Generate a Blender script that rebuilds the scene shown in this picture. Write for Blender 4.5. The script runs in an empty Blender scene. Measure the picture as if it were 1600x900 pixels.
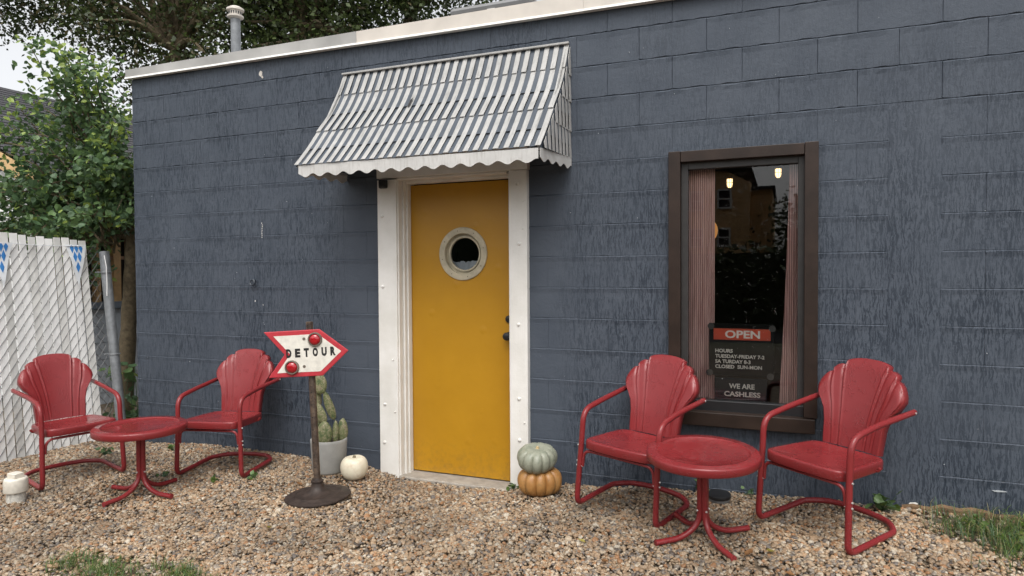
import bpy, math, random
import numpy as np
from mathutils import Vector, Matrix

random.seed(7)
RNG = np.random.default_rng(7)
SC = bpy.context.scene
COL = SC.collection
PI = math.pi

# ------------------------------------------------------------------ camera
cam_data = bpy.data.cameras.new("camera")
cam_data.sensor_width = 36.0
cam_data.lens = 36.0 * 1050.0 / 1600.0
cam_data.clip_start = 0.05
cam_data.clip_end = 3000.0
cam = bpy.data.objects.new("camera", cam_data)
COL.objects.link(cam)
_yaw, _pitch, _roll = 0.386425, -0.0256446, -0.0064651
_f = Vector((-math.sin(_yaw) * math.cos(_pitch), math.cos(_yaw) * math.cos(_pitch), math.sin(_pitch)))
_r = Vector((math.cos(_yaw), math.sin(_yaw), 0.0))
_u = _r.cross(_f)
_r2 = math.cos(_roll) * _r + math.sin(_roll) * _u
_u2 = -math.sin(_roll) * _r + math.cos(_roll) * _u
CAM = Vector((0.0, -4.22635, 1.44))
cam.matrix_world = Matrix(((_r2.x, _u2.x, -_f.x, CAM.x), (_r2.y, _u2.y, -_f.y, CAM.y), (_r2.z, _u2.z, -_f.z, CAM.z), (0, 0, 0, 1)))
SC.camera = cam

# ------------------------------------------------------------------ world: overcast daylight
SUN_ELEV, SUN_AZ = math.radians(58), math.radians(163)     # azimuth measured clockwise from +y
world = bpy.data.worlds.new("World")
SC.world = world
world.use_nodes = True
wn = world.node_tree
wn.nodes.clear()
w_out = wn.nodes.new("ShaderNodeOutputWorld")
w_bg = wn.nodes.new("ShaderNodeBackground")
w_sky = wn.nodes.new("ShaderNodeTexSky")
w_hsv = wn.nodes.new("ShaderNodeHueSaturation")
w_sky.sky_type = 'NISHITA'
w_sky.sun_disc = False
w_sky.sun_elevation = SUN_ELEV
w_sky.sun_rotation = SUN_AZ
w_sky.air_density = 1.0
w_sky.dust_density = 4.0
w_sky.ozone_density = 1.0
w_hsv.inputs["Saturation"].default_value = 0.12
wn.links.new(w_sky.outputs[0], w_hsv.inputs["Color"])
wn.links.new(w_hsv.outputs[0], w_bg.inputs["Color"])
w_bg.inputs["Strength"].default_value = 0.15
wn.links.new(w_bg.outputs[0], w_out.inputs["Surface"])

sun_data = bpy.data.lights.new("sun", 'SUN')
sun_data.energy = 0.7
sun_data.angle = math.radians(38)
sun_data.color = (1.0, 0.96, 0.9)
sun = bpy.data.objects.new("sun", sun_data)
COL.objects.link(sun)
sun_dir = Vector((math.sin(SUN_AZ) * math.cos(SUN_ELEV), math.cos(SUN_AZ) * math.cos(SUN_ELEV), math.sin(SUN_ELEV)))
sun.rotation_euler = sun_dir.to_track_quat('Z', 'Y').to_euler()

SC.view_settings.view_transform = 'Standard'
SC.view_settings.look = 'None'
SC.view_settings.gamma = 1.0
SC.view_settings.exposure = 0.8
SC.render.engine = 'CYCLES'
SC.cycles.max_bounces = 8
SC.cycles.use_denoising = True


# ------------------------------------------------------------------ material helpers
class NT:
    def __init__(self, name):
        self.m = bpy.data.materials.new(name)
        self.m.use_nodes = True
        self.t = self.m.node_tree
        self.b = self.t.nodes["Principled BSDF"]
        self.out = self.t.nodes["Material Output"]

    def n(self, kind, **kw):
        nd = self.t.nodes.new(kind)
        for k, v in kw.items():
            if k in nd.inputs:
                self.set(nd.inputs[k], v)
            else:
                setattr(nd, k, v)
        return nd

    def set(self, sock, v):
        if isinstance(v, bpy.types.NodeSocket):
            self.t.links.new(v, sock)
        else:
            sock.default_value = v

    def p(self, **kw):
        for k, v in kw.items():
            self.set(self.b.inputs[k.replace("_", " ")], v)

    def pos(self):
        return self.n("ShaderNodeNewGeometry").outputs["Position"]

    def objco(self):
        return self.n("ShaderNodeTexCoord").outputs["Object"]

    def scale(self, vec, s):
        nd = self.n("ShaderNodeVectorMath", operation='MULTIPLY')
        self.set(nd.inputs[0], vec)
        nd.inputs[1].default_value = s
        return nd.outputs[0]

    def vadd(self, a, b):
        nd = self.n("ShaderNodeVectorMath", operation='ADD')
        self.set(nd.inputs[0], a)
        self.set(nd.inputs[1], b)
        return nd.outputs[0]

    def math(self, op, a, b=0.0, clamp=False):
        nd = self.n("ShaderNodeMath", operation=op, use_clamp=clamp)
        self.set(nd.inputs[0], a)
        self.set(nd.inputs[1], b)
        return nd.outputs[0]

    def noise(self, vec, scale, detail=3.0, rough=0.5, dist=0.0, out="Fac"):
        nd = self.n("ShaderNodeTexNoise")
        self.set(nd.inputs["Vector"], vec)
        self.set(nd.inputs["Scale"], scale)
        nd.inputs["Detail"].default_value = detail
        nd.inputs["Roughness"].default_value = rough
        nd.inputs["Distortion"].default_value = dist
        return nd.outputs[out]

    def voronoi(self, vec, scale, feature='F1', out="Distance"):
        nd = self.n("ShaderNodeTexVoronoi", feature=feature)
        self.set(nd.inputs["Vector"], vec)
        nd.inputs["Scale"].default_value = scale
        return nd.outputs[out]

    def ramp(self, fac, stops, interp='LINEAR'):
        nd = self.n("ShaderNodeValToRGB")
        cr = nd.color_ramp
        cr.interpolation = interp
        while len(cr.elements) < len(stops):
            cr.elements.new(0.5)
        for e, (p, c) in zip(cr.elements, stops):
            e.position = p
            e.color = (c[0], c[1], c[2], 1.0) if not isinstance(c, (int, float)) else (c, c, c, 1.0)
        self.set(nd.inputs[0], fac)
        return nd.outputs[0]

    def maprange(self, v, a, b, c=0.0, d=1.0):
        nd = self.n("ShaderNodeMapRange")
        self.set(nd.inputs[0], v)
        for i, x in enumerate((a, b, c, d)):
            nd.inputs[i + 1].default_value = x
        return nd.outputs[0]

    def mix(self, fac, a, b, blend='MIX'):
        nd = self.n("ShaderNodeMix", data_type='RGBA', blend_type=blend)
        self.set(nd.inputs[0], fac)
        for s, v in ((nd.inputs[6], a), (nd.inputs[7], b)):
            if isinstance(v, tuple) and len(v) == 3:
                v = (*v, 1.0)
            self.set(s, v)
        return nd.outputs[2]

    def bump(self, h, strength, dist, normal=None):
        nd = self.n("ShaderNodeBump")
        nd.inputs["Strength"].default_value = strength
        nd.inputs["Distance"].default_value = dist
        self.set(nd.inputs["Height"], h)
        if normal is not None:
            self.set(nd.inputs["Normal"], normal)
        return nd.outputs[0]


def plain(name, col, rough=0.5, var=0.15, scale=20.0, metal=0.0, bump=0.0, spec=0.5, coat=0.0):
    t = NT(name)
    co = t.objco()
    f = t.noise(co, scale, 4, 0.6)
    a = tuple(c * (1 - var) for c in col)
    b = tuple(min(1, c * (1 + var)) for c in col)
    t.p(Base_Color=t.ramp(f, [(0.3, a), (0.7, b)]), Roughness=rough, Metallic=metal)
    t.b.inputs["Specular IOR Level"].default_value = spec
    t.b.inputs["Coat Weight"].default_value = coat
    if bump:
        t.p(Normal=t.bump(t.noise(co, scale * 3, 5, 0.65), bump, 0.004))
    return t.m


def mat_wall():
    t = NT("painted_block")
    P = t.pos()
    sep = t.n("ShaderNodeSeparateXYZ")
    t.set(sep.inputs[0], P)
    X, Z = sep.outputs[0], sep.outputs[2]
    warp = t.noise(P, 13.0, 3, 0.55, out="Color")
    wv = t.scale(warp, (0.030, 0.02, 0.02))
    Pw = t.vadd(P, wv)
    s1 = t.noise(t.scale(Pw, (125, 60, 13)), 1.0, 3.5, 0.6)
    s2 = t.noise(t.scale(Pw, (210, 90, 26)), 1.0, 2.5, 0.6)
    st = t.ramp(s1, [(0.515, 0.0), (0.565, 1.0)])
    st2 = t.ramp(s2, [(0.545, 0.0), (0.60, 0.9)])
    st = t.math('MAXIMUM', st, st2)
    # the rain reached the face of the wall but not the strips beside the hooded door
    mL = t.maprange(X, -3.2, -3.02, 1, 0)
    mR = t.maprange(X, -1.46, -1.22, 0, 1)
    m = t.math('MAXIMUM', mL, mR)
    above = t.maprange(Z, 2.25, 2.75, 0, 1)
    m = t.math('MAXIMUM', m, above)
    hr = t.math('MULTIPLY', t.math('MULTIPLY', t.maprange(X, -1.5, -1.2, 0, 1), t.ramp(t.noise(P, 3.4, 3, 0.6), [(0.3, 1.15), (0.65, 0.6)])), t.maprange(Z, 1.85, 2.75, 0, 0.85))
    m = t.math('SUBTRACT', m, hr, True)
    patchy = t.ramp(t.noise(P, 2.2, 2, 0.5), [(0.25, 0.35), (0.6, 1.0)])
    m = t.math('MULTIPLY', m, patchy)
    st = t.math('MULTIPLY', st, m)
    big = t.noise(P, 3.0, 4, 0.6)
    base = t.ramp(big, [(0.3, (0.055, 0.067, 0.087)), (0.7, (0.071, 0.084, 0.105))])
    col = t.mix(t.math('MULTIPLY', st, 0.72), base, (0.013, 0.020, 0.031))
    # paint chips and specks
    v = t.voronoi(P, 26.0)
    chip = t.ramp(v, [(0.045, 1.0), (0.075, 0.0)])
    gate = t.ramp(t.noise(P, 9.0, 1, 0.5), [(0.63, 0.0), (0.68, 1.0)])
    col = t.mix(t.math('MULTIPLY', t.math('MULTIPLY', chip, gate), 0.7), col, (0.42, 0.44, 0.46))
    sc = t.noise(t.scale(P, (14, 14, 60)), 1.0, 2, 0.5)
    scuff = t.math('MULTIPLY', t.ramp(sc, [(0.70, 0.0), (0.76, 0.6)]), t.ramp(big, [(0.55, 0.0), (0.7, 1.0)]))
    col = t.mix(t.math('MULTIPLY', scuff, 0.18), col, (0.24, 0.27, 0.31))
    rough = t.mix(st, (0.65, 0.65, 0.65), (0.42, 0.42, 0.42))
    t.p(Base_Color=col, Roughness=rough)
    t.b.inputs["Specular IOR Level"].default_value = 0.3
    grain = t.noise(P, 190.0, 4, 0.7)
    lump = t.noise(P, 34.0, 4, 0.62)
    nb = t.bump(grain, 0.35, 0.003)
    nb = t.bump(lump, 0.45, 0.006, nb)
    blob = t.math('MULTIPLY', t.ramp(t.voronoi(P, 52.0), [(0.15, 1.0), (0.42, 0.0)]), t.ramp(t.noise(P, 2.6, 3, 0.6), [(0.60, 0.0), (0.70, 1.0)]))
    nb = t.bump(blob, 0.3, 0.005, nb)
    nb = t.bump(st, 0.45, 0.003, nb)
    t.p(Normal=nb)
    return t.m


def mat_red():
    t = NT("red_paint")
    co = t.objco()
    f = t.noise(co, 3.0, 4, 0.6)
    col = t.ramp(f, [(0.3, (0.185, 0.0185, 0.0205)), (0.7, (0.218, 0.023, 0.025))])
    g = t.n("ShaderNodeNewGeometry")
    # rain lies on the upward faces: drops and thin films there
    sepn = t.n("ShaderNodeSeparateXYZ")
    t.set(sepn.inputs[0], g.outputs["True Normal"])
    up = t.maprange(sepn.outputs[2], 0.5, 0.9, 0, 1)
    film = t.math('MULTIPLY', t.ramp(t.noise(co, 4.5, 2, 0.5, 0.3), [(0.46, 0.0), (0.60, 1.0)]), up)
    drops = t.ramp(t.voronoi(co, 120.0), [(0.20, 1.0), (0.36, 0.0)])
    dg = t.ramp(t.noise(co, 14.0, 2, 0.5), [(0.46, 0.0), (0.56, 1.0)])
    drops = t.math('MULTIPLY', drops, dg)
    col = t.mix(t.math('MULTIPLY', film, 0.18), col, (0.13, 0.008, 0.010))
    dust = t.math('MULTIPLY', t.ramp(t.noise(co, 55.0, 5, 0.7), [(0.48, 0.0), (0.66, 1.0)]), t.math('MULTIPLY', up, t.ramp(t.noise(co, 6.0, 2, 0.5), [(0.4, 0.0), (0.6, 1.0)])))
    col = t.mix(t.math('MULTIPLY', dust, 0.45), col, (0.075, 0.018, 0.016))
    fade = t.ramp(t.noise(co, 2.2, 3, 0.6), [(0.45, 0.0), (0.75, 1.0)])
    col = t.mix(t.math('MULTIPLY', fade, 0.22), col, (0.28, 0.060, 0.058))
    chip = t.math('MULTIPLY', t.ramp(t.voronoi(co, 60.0), [(0.05, 1.0), (0.08, 0.0)]), t.ramp(t.noise(co, 12, 1, 0.5), [(0.64, 0.0), (0.68, 1.0)]))
    col = t.mix(t.math('MULTIPLY', chip, 0.6), col, (0.62, 0.5, 0.48))
    r = t.mix(film, (0.29, 0.29, 0.29), (0.08, 0.08, 0.08))
    t.p(Base_Color=col, Roughness=r)
    t.b.inputs["Specular IOR Level"].default_value = 0.38
    nb = t.bump(drops, 0.8, 0.0022)
    nb = t.bump(t.noise(co, 9.0, 3, 0.5), 0.08, 0.01, nb)
    t.p(Normal=nb)
    return t.m


def mat_white_wood():
    t = NT("white_painted_wood")
    P = t.pos()
    g = t.noise(t.scale(P, (70, 70, 3)), 1.0, 4, 0.6)
    col = t.ramp(t.noise(P, 5.0, 4, 0.6), [(0.3, (0.66, 0.64, 0.59)), (0.7, (0.77, 0.75, 0.71))])
    crack = t.ramp(t.noise(t.scale(P, (40, 40, 9)), 1.0, 5, 0.7), [(0.69, 0.0), (0.74, 1.0)])
    col = t.mix(t.math('MULTIPLY', crack, 0.55), col, (0.22, 0.17, 0.12))
    t.p(Base_Color=col, Roughness=0.5, Normal=t.bump(t.math('ADD', g, t.noise(P, 60, 4, 0.6)), 0.25, 0.004))
    return t.m


def mat_slat(name, c0, c1, dirt):
    t = NT(name)
    P = t.pos()
    st = t.noise(t.scale(P, (60, 9, 9)), 1.0, 4, 0.65)
    col = t.ramp(t.noise(P, 6.0, 5, 0.65), [(0.3, c0), (0.7, c1)])
    w = t.ramp(st, [(0.5, 0.0), (0.68, 1.0)])
    col = t.mix(t.math('MULTIPLY', w, 0.6), col, dirt)
    t.p(Base_Color=col, Roughness=0.5, Normal=t.bump(st, 0.12, 0.003))
    return t.m


def mat_door():
    t = NT("yellow_paint")
    P = t.pos()
    col = t.ramp(t.noise(P, 2.5, 4, 0.6), [(0.3, (0.40, 0.195, 0.007)), (0.7, (0.455, 0.228, 0.010))])
    d = t.ramp(t.noise(t.scale(P, (9, 9, 22)), 1.0, 4, 0.65), [(0.70, 0.0), (0.75, 1.0)])
    col = t.mix(t.math('MULTIPLY', d, 0.3), col, (0.30, 0.19, 0.06))
    sp = t.n("ShaderNodeSeparateXYZ")
    t.set(sp.inputs[0], P)
    low = t.maprange(sp.outputs[2], 0.25, 0.0, 0, 1)
    grime = t.math('MULTIPLY', low, t.ramp(t.noise(P, 30, 5, 0.7), [(0.45, 0.0), (0.7, 1.0)]))
    col = t.mix(t.math('MULTIPLY', grime, 0.5), col, (0.16, 0.09, 0.03))
    t.p(Base_Color=col, Roughness=0.38, Normal=t.bump(t.ramp(t.voronoi(P, 5.0), [(0.05, 1.0), (0.16, 0.0)]), 0.25, 0.006, t.bump(t.noise(P, 4.0, 3, 0.5), 0.16, 0.03)))
    return t.m


def mat_glass():
    t = NT("window_glass")
    t.t.nodes.remove(t.b)
    gl = t.n("ShaderNodeBsdfGlossy")
    gl.inputs["Roughness"].default_value = 0.0
    gl.inputs["Color"].default_value = (1, 1, 1, 1)
    tr = t.n("ShaderNodeBsdfTransparent")
    tr.inputs["Color"].default_value = (0.86, 0.87, 0.86, 1)
    fr = t.n("ShaderNodeFresnel")
    fr.inputs["IOR"].default_value = 1.62
    P = t.pos()
    dr = t.math('MULTIPLY', t.ramp(t.voronoi(P, 110.0), [(0.14, 1.0), (0.24, 0.0)]), t.ramp(t.noise(P, 30, 2, 0.5), [(0.56, 0.0), (0.62, 1.0)]))
    t.set(gl.inputs["Normal"], t.bump(dr, 0.5, 0.002))
    mx = t.n("ShaderNodeMixShader")
    t.set(mx.inputs[0], fr.outputs[0])
    t.set(mx.inputs[1], tr.outputs[0])
    t.set(mx.inputs[2], gl.outputs[0])
    t.set(t.out.inputs["Surface"], mx.outputs[0])
    return t.m


def mat_stone():
    t = NT("pea_gravel")
    oi = t.n("ShaderNodeObjectInfo")
    r = oi.outputs["Random"]
    col = t.ramp(r, [(0.0, (0.26, 0.175, 0.105)), (0.15, (0.31, 0.22, 0.14)), (0.30, (0.36, 0.285, 0.20)), (0.44, (0.225, 0.155, 0.095)),
                     (0.57, (0.20, 0.165, 0.13)), (0.69, (0.40, 0.345, 0.27)), (0.76, (0.27, 0.14, 0.065)), (0.83, (0.125, 0.105, 0.09)),
                     (0.91, (0.31, 0.20, 0.115)), (0.97, (0.065, 0.048, 0.037))], 'CONSTANT')
    damp = t.ramp(t.noise(oi.outputs["Location"], 1.3, 4, 0.65), [(0.40, 0.78), (0.60, 1.28)])
    col = t.mix(1.0, col, damp, 'MULTIPLY')
    co = t.objco()
    col = t.mix(0.5, col, t.ramp(t.noise(co, 1.6, 5, 0.65), [(0.3, 0.45), (0.7, 1.25)]), 'MULTIPLY')
    t.p(Base_Color=col, Roughness=0.5, Normal=t.bump(t.noise(co, 5, 4, 0.6), 0.2, 0.1))
    return t.m


def mat_soil():
    t = NT("soil")
    P = t.pos()
    col = t.ramp(t.noise(P, 24.0, 6, 0.7), [(0.3, (0.045, 0.033, 0.022)), (0.7, (0.15, 0.11, 0.075))])
    t.p(Base_Color=col, Roughness=0.9, Normal=t.bump(t.noise(P, 60, 5, 0.7), 0.6, 0.02))
    return t.m


def mat_ground():
    t = NT("ground_earth")
    P = t.pos()
    a = t.ramp(t.noise(P, 24.0, 6, 0.7), [(0.3, (0.06, 0.045, 0.03)), (0.7, (0.18, 0.135, 0.09))])
    far = t.ramp(t.noise(P, 0.25, 5, 0.6), [(0.4, (0.05, 0.075, 0.025)), (0.6, (0.10, 0.10, 0.055))])
    ln = t.n("ShaderNodeVectorMath", operation='LENGTH')
    t.set(ln.inputs[0], P)
    t.p(Base_Color=t.mix(t.maprange(ln.outputs["Value"], 7, 11), a, far), Roughness=0.9, Normal=t.bump(t.noise(P, 60, 5, 0.7), 0.5, 0.02))
    return t.m


def leafmat(name, col, rough=0.45, trans=0.35):
    t = NT(name)
    oi = t.noise(t.pos(), 11.0, 2, 0.5)
    c = t.ramp(oi, [(0.3, tuple(x * 0.7 for x in col)), (0.7, tuple(x * 1.35 for x in col))])
    t.p(Base_Color=c, Roughness=rough)
    tl = t.n("ShaderNodeBsdfTranslucent")
    t.set(tl.inputs["Color"], c)
    mx = t.n("ShaderNodeMixShader")
    mx.inputs[0].default_value = trans
    t.set(mx.inputs[1], t.b.outputs[0])
    t.set(mx.inputs[2], tl.outputs[0])
    t.set(t.out.inputs["Surface"], mx.outputs[0])
    return t.m


def mat_shingle():
    t = NT("dark_shingle")
    P = t.pos()
    col = t.ramp(t.noise(P, 12, 4, 0.6), [(0.3, (0.028, 0.028, 0.032)), (0.7, (0.062, 0.060, 0.066))])
    t.p(Base_Color=col, Roughness=0.85, Normal=t.bump(t.noise(P, 150, 3, 0.6), 0.4, 0.004))
    return t.m


def mat_rust():
    t = NT("rusty_iron")
    co = t.objco()
    f = t.noise(co, 28, 6, 0.7)
    col = t.ramp(f, [(0.3, (0.034, 0.024, 0.020)), (0.5, (0.080, 0.058, 0.045)), (0.62, (0.15, 0.11, 0.08)), (0.75, (0.065, 0.036, 0.022))])
    t.p(Base_Color=col, Roughness=0.42, Metallic=0.25, Normal=t.bump(f, 0.35, 0.004))
    return t.m


def mat_pumpkin(name, c0, c1, c2):
    t = NT(name)
    co = t.objco()
    n1 = t.noise(co, 16, 5, 0.7)
    n2 = t.noise(co, 60, 4, 0.65)
    col = t.ramp(n1, [(0.3, c0), (0.55, c1), (0.75, c2)])
    col = t.mix(t.math('MULTIPLY', t.ramp(n2, [(0.55, 0.0), (0.68, 1.0)]), 0.45), col, c2)
    t.p(Base_Color=col, Roughness=0.42, Normal=t.bump(n2, 0.2, 0.003))
    return t.m


def mat_cactus():
    t = NT("cactus_skin")
    co = t.objco()
    n1 = t.noise(co, 34, 6, 0.75)
    col = t.ramp(n1, [(0.36, (0.055, 0.085, 0.034)), (0.48, (0.125, 0.145, 0.055)), (0.58, (0.26, 0.23, 0.14)), (0.70, (0.14, 0.10, 0.065))])
    sp = t.ramp(t.voronoi(co, 78), [(0.12, 1.0), (0.22, 0.0)])
    col = t.mix(t.math('MULTIPLY', sp, 0.7), col, (0.5, 0.45, 0.34))
    t.p(Base_Color=col, Roughness=0.6, Normal=t.bump(t.math('ADD', n1, sp), 0.4, 0.004))
    return t.m


def emit(name, col, strength):
    t = NT(name)
    t.p(Base_Color=(*col, 1), Emission_Color=(*col, 1), Emission_Strength=strength)
    return t.m


M = dict(
    wall=mat_wall(), red=mat_red(), white=mat_white_wood(), door=mat_door(), glass=mat_glass(), stone=mat_stone(),
    soil=mat_soil(), ground=mat_ground(), shingle=mat_shingle(), rust=mat_rust(), cactus=mat_cactus(),
    slatw=mat_slat("white_slat", (0.33, 0.325, 0.31), (0.43, 0.42, 0.405), (0.22, 0.215, 0.20)),
    slatg=mat_slat("grey_slat", (0.048, 0.060, 0.077), (0.072, 0.086, 0.105), (0.035, 0.042, 0.052)),
    valance=mat_slat("white_valance", (0.46, 0.45, 0.43), (0.56, 0.55, 0.53), (0.36, 0.34, 0.31)),
    fascia=plain("metal_fascia", (0.40, 0.39, 0.37), 0.4, 0.25, 2.0, 0.2),
    scuff=plain("pale_scuff", (0.36, 0.38, 0.40), 0.7),
    anchor=plain("painted_anchor", (0.030, 0.038, 0.05), 0.4),
    rustdark=plain("dark_rusty_iron", (0.036, 0.025, 0.020), 0.55, 0.45, 24, bump=0.5, spec=0.35),
    fascia2=plain("cream_metal_fascia", (0.60, 0.55, 0.49), 0.45, 0.14, 2.5, 0.1),
    lip=plain("white_drip_edge", (0.72, 0.70, 0.66), 0.5, 0.1),
    brown=plain("brown_frame", (0.024, 0.0145, 0.0105), 0.42, 0.3, 8, bump=0.15, spec=0.3),
    bronze=plain("bronze_aluminium", (0.034, 0.032, 0.031), 0.42, 0.15, spec=0.3),
    black=plain("black_plastic", (0.012, 0.012, 0.013), 0.35),
    dark=plain("dark_interior", (0.035, 0.028, 0.024), 0.8, 0.3, 3),
    concrete=plain("concrete", (0.30, 0.27, 0.23), 0.8, 0.2, 14, bump=0.3),
    pot=plain("grey_planter", (0.31, 0.305, 0.285), 0.7, 0.12, 12, bump=0.12),
    clay=plain("brown_footing", (0.15, 0.092, 0.050), 0.9, 0.45, 30, bump=0.9),
    cream=plain("cream_ring", (0.44, 0.39, 0.28), 0.5, 0.22, 14, bump=0.15),
    galv=plain("galvanised_steel", (0.20, 0.21, 0.22), 0.5, 0.25, 18, 0.25),
    zinc=plain("zinc_bolt", (0.65, 0.64, 0.62), 0.35, 0.1, 10, 0.6),
    wire=plain("fence_wire", (0.10, 0.10, 0.098), 0.5, 0.2, 10, 0.3),
    plastic=plain("white_slat_plastic", (0.80, 0.79, 0.77), 0.5, 0.08, 9, bump=0.1),
    plastic2=plain("weathered_slat_plastic", (0.66, 0.65, 0.62), 0.55, 0.15, 7, bump=0.1),
    pvc=plain("pvc_cream", (0.62, 0.58, 0.50), 0.5, 0.12, 30),
    pvcdirty=plain("pvc_speckled", (0.50, 0.48, 0.43), 0.6, 0.4, 60),
    blue=plain("pennant_blue", (0.035, 0.20, 0.52), 0.7, 0.08),
    pwhite=plain("pennant_white", (0.72, 0.74, 0.76), 0.7, 0.05),
    bark=plain("bark", (0.13, 0.10, 0.060), 0.9, 0.45, 22, bump=0.8),
    stud=plain("stud_timber", (0.46, 0.29, 0.14), 0.75, 0.2, 12),
    oldwood=plain("weathered_timber", (0.20, 0.12, 0.07), 0.8, 0.3, 12),
    siding=plain("white_siding", (0.70, 0.70, 0.69), 0.6, 0.06),
    sheath=plain("tan_sheathing", (0.55, 0.37, 0.18), 0.8, 0.15, 10),
    stem=plain("pale_blue_block", (0.52, 0.56, 0.61), 0.75, 0.1, 8, bump=0.2),
    cap=plain("blue_grey_cap", (0.17, 0.20, 0.24), 0.7, 0.1),
    signred=plain("sign_red", (0.42, 0.030, 0.042), 0.45, 0.15, 20),
    signwhite=plain("sign_white", (0.66, 0.63, 0.56), 0.55, 0.12, 30, bump=0.15),
    ink=plain("black_lettering", (0.010, 0.010, 0.010), 0.5),
    lens=plain("red_reflector", (0.36, 0.006, 0.012), 0.12, 0.3, 60, coat=0.6),
    lensrim=plain("aged_rim", (0.20, 0.17, 0.14), 0.45, 0.25, 20, 0.5),
    openred=plain("orange_red_panel", (0.62, 0.085, 0.030), 0.45, 0.05),
    letters=plain("pale_letters", (0.80, 0.77, 0.72), 0.5, 0.05),
    panel=plain("black_panel", (0.005, 0.0053, 0.0056), 0.6, 0.2, spec=0.12),
    bluepanel=plain("dark_blue_panel", (0.014, 0.018, 0.023), 0.6, 0.2, spec=0.12),
    cup=plain("suction_cup", (0.09, 0.09, 0.09), 0.2),
    bulb=emit("lit_bulb", (1.0, 0.66, 0.32), 2.2),
    globe=emit("lit_globe", (1.0, 0.45, 0.13), 0.26),
    ochre=plain("orange_squash", (0.5, 0.25, 0.08), 0.5),
    stemtan=plain("stem_tan", (0.50, 0.38, 0.20), 0.7, 0.2, 40),
    stemgrey=plain("stem_grey", (0.24, 0.20, 0.13), 0.7, 0.2, 40),
    greyhouse=plain("ochre_brown_siding", (0.74, 0.45, 0.21), 0.8, 0.1, 2),
    rooftop=plain("roof_membrane", (0.25, 0.25, 0.25), 0.8, 0.15, 3),
    lid=plain("grey_lid", (0.20, 0.20, 0.20), 0.4, 0.1, 4),
    leafA=leafmat("leaf_mid_green", (0.115, 0.190, 0.070)),
    leafB=leafmat("leaf_dark_green", (0.072, 0.128, 0.060)),
    leafC=leafmat("leaf_yellow_green", (0.28, 0.37, 0.08)),
    oakA=leafmat("oak_leaf_dark", (0.040, 0.056, 0.020), 0.5, 0.3),
    oakB=leafmat("oak_leaf_green", (0.075, 0.105, 0.030), 0.5, 0.35),
    oakC=leafmat("oak_leaf_brown", (0.090, 0.075, 0.035), 0.6, 0.3),
    grassA=leafmat("grass_green", (0.10, 0.16, 0.035)),
    grassB=leafmat("grass_straw", (0.26, 0.23, 0.11)),
    litter=plain("leaf_litter", (0.10, 0.058, 0.032), 0.8, 0.4, 40),
    deadleaf=leafmat("dead_leaf", (0.22, 0.11, 0.045)),
    yellowleaf=leafmat("yellow_leaf", (0.30, 0.25, 0.06)),
    orange=mat_pumpkin("orange_pumpkin_skin", (0.27, 0.115, 0.028), (0.37, 0.185, 0.058), (0.19, 0.12, 0.048)),
    greyp=mat_pumpkin("grey_green_pumpkin_skin", (0.17, 0.19, 0.14), (0.28, 0.285, 0.22), (0.14, 0.155, 0.12)),
    creamp=mat_pumpkin("cream_pumpkin_skin", (0.66, 0.60, 0.45), (0.70, 0.64, 0.50), (0.58, 0.46, 0.32)),
)


def curtain_mat():
    t = NT("pink_curtain")
    P = t.pos()
    sp = t.n("ShaderNodeSeparateXYZ")
    t.set(sp.inputs[0], P)
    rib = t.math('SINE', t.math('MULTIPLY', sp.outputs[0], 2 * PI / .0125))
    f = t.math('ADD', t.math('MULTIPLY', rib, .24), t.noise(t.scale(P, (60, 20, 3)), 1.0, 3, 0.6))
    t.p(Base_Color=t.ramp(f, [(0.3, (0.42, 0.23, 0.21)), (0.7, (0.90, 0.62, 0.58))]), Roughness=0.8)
    return t.m


M['curtain'] = curtain_mat()


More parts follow.
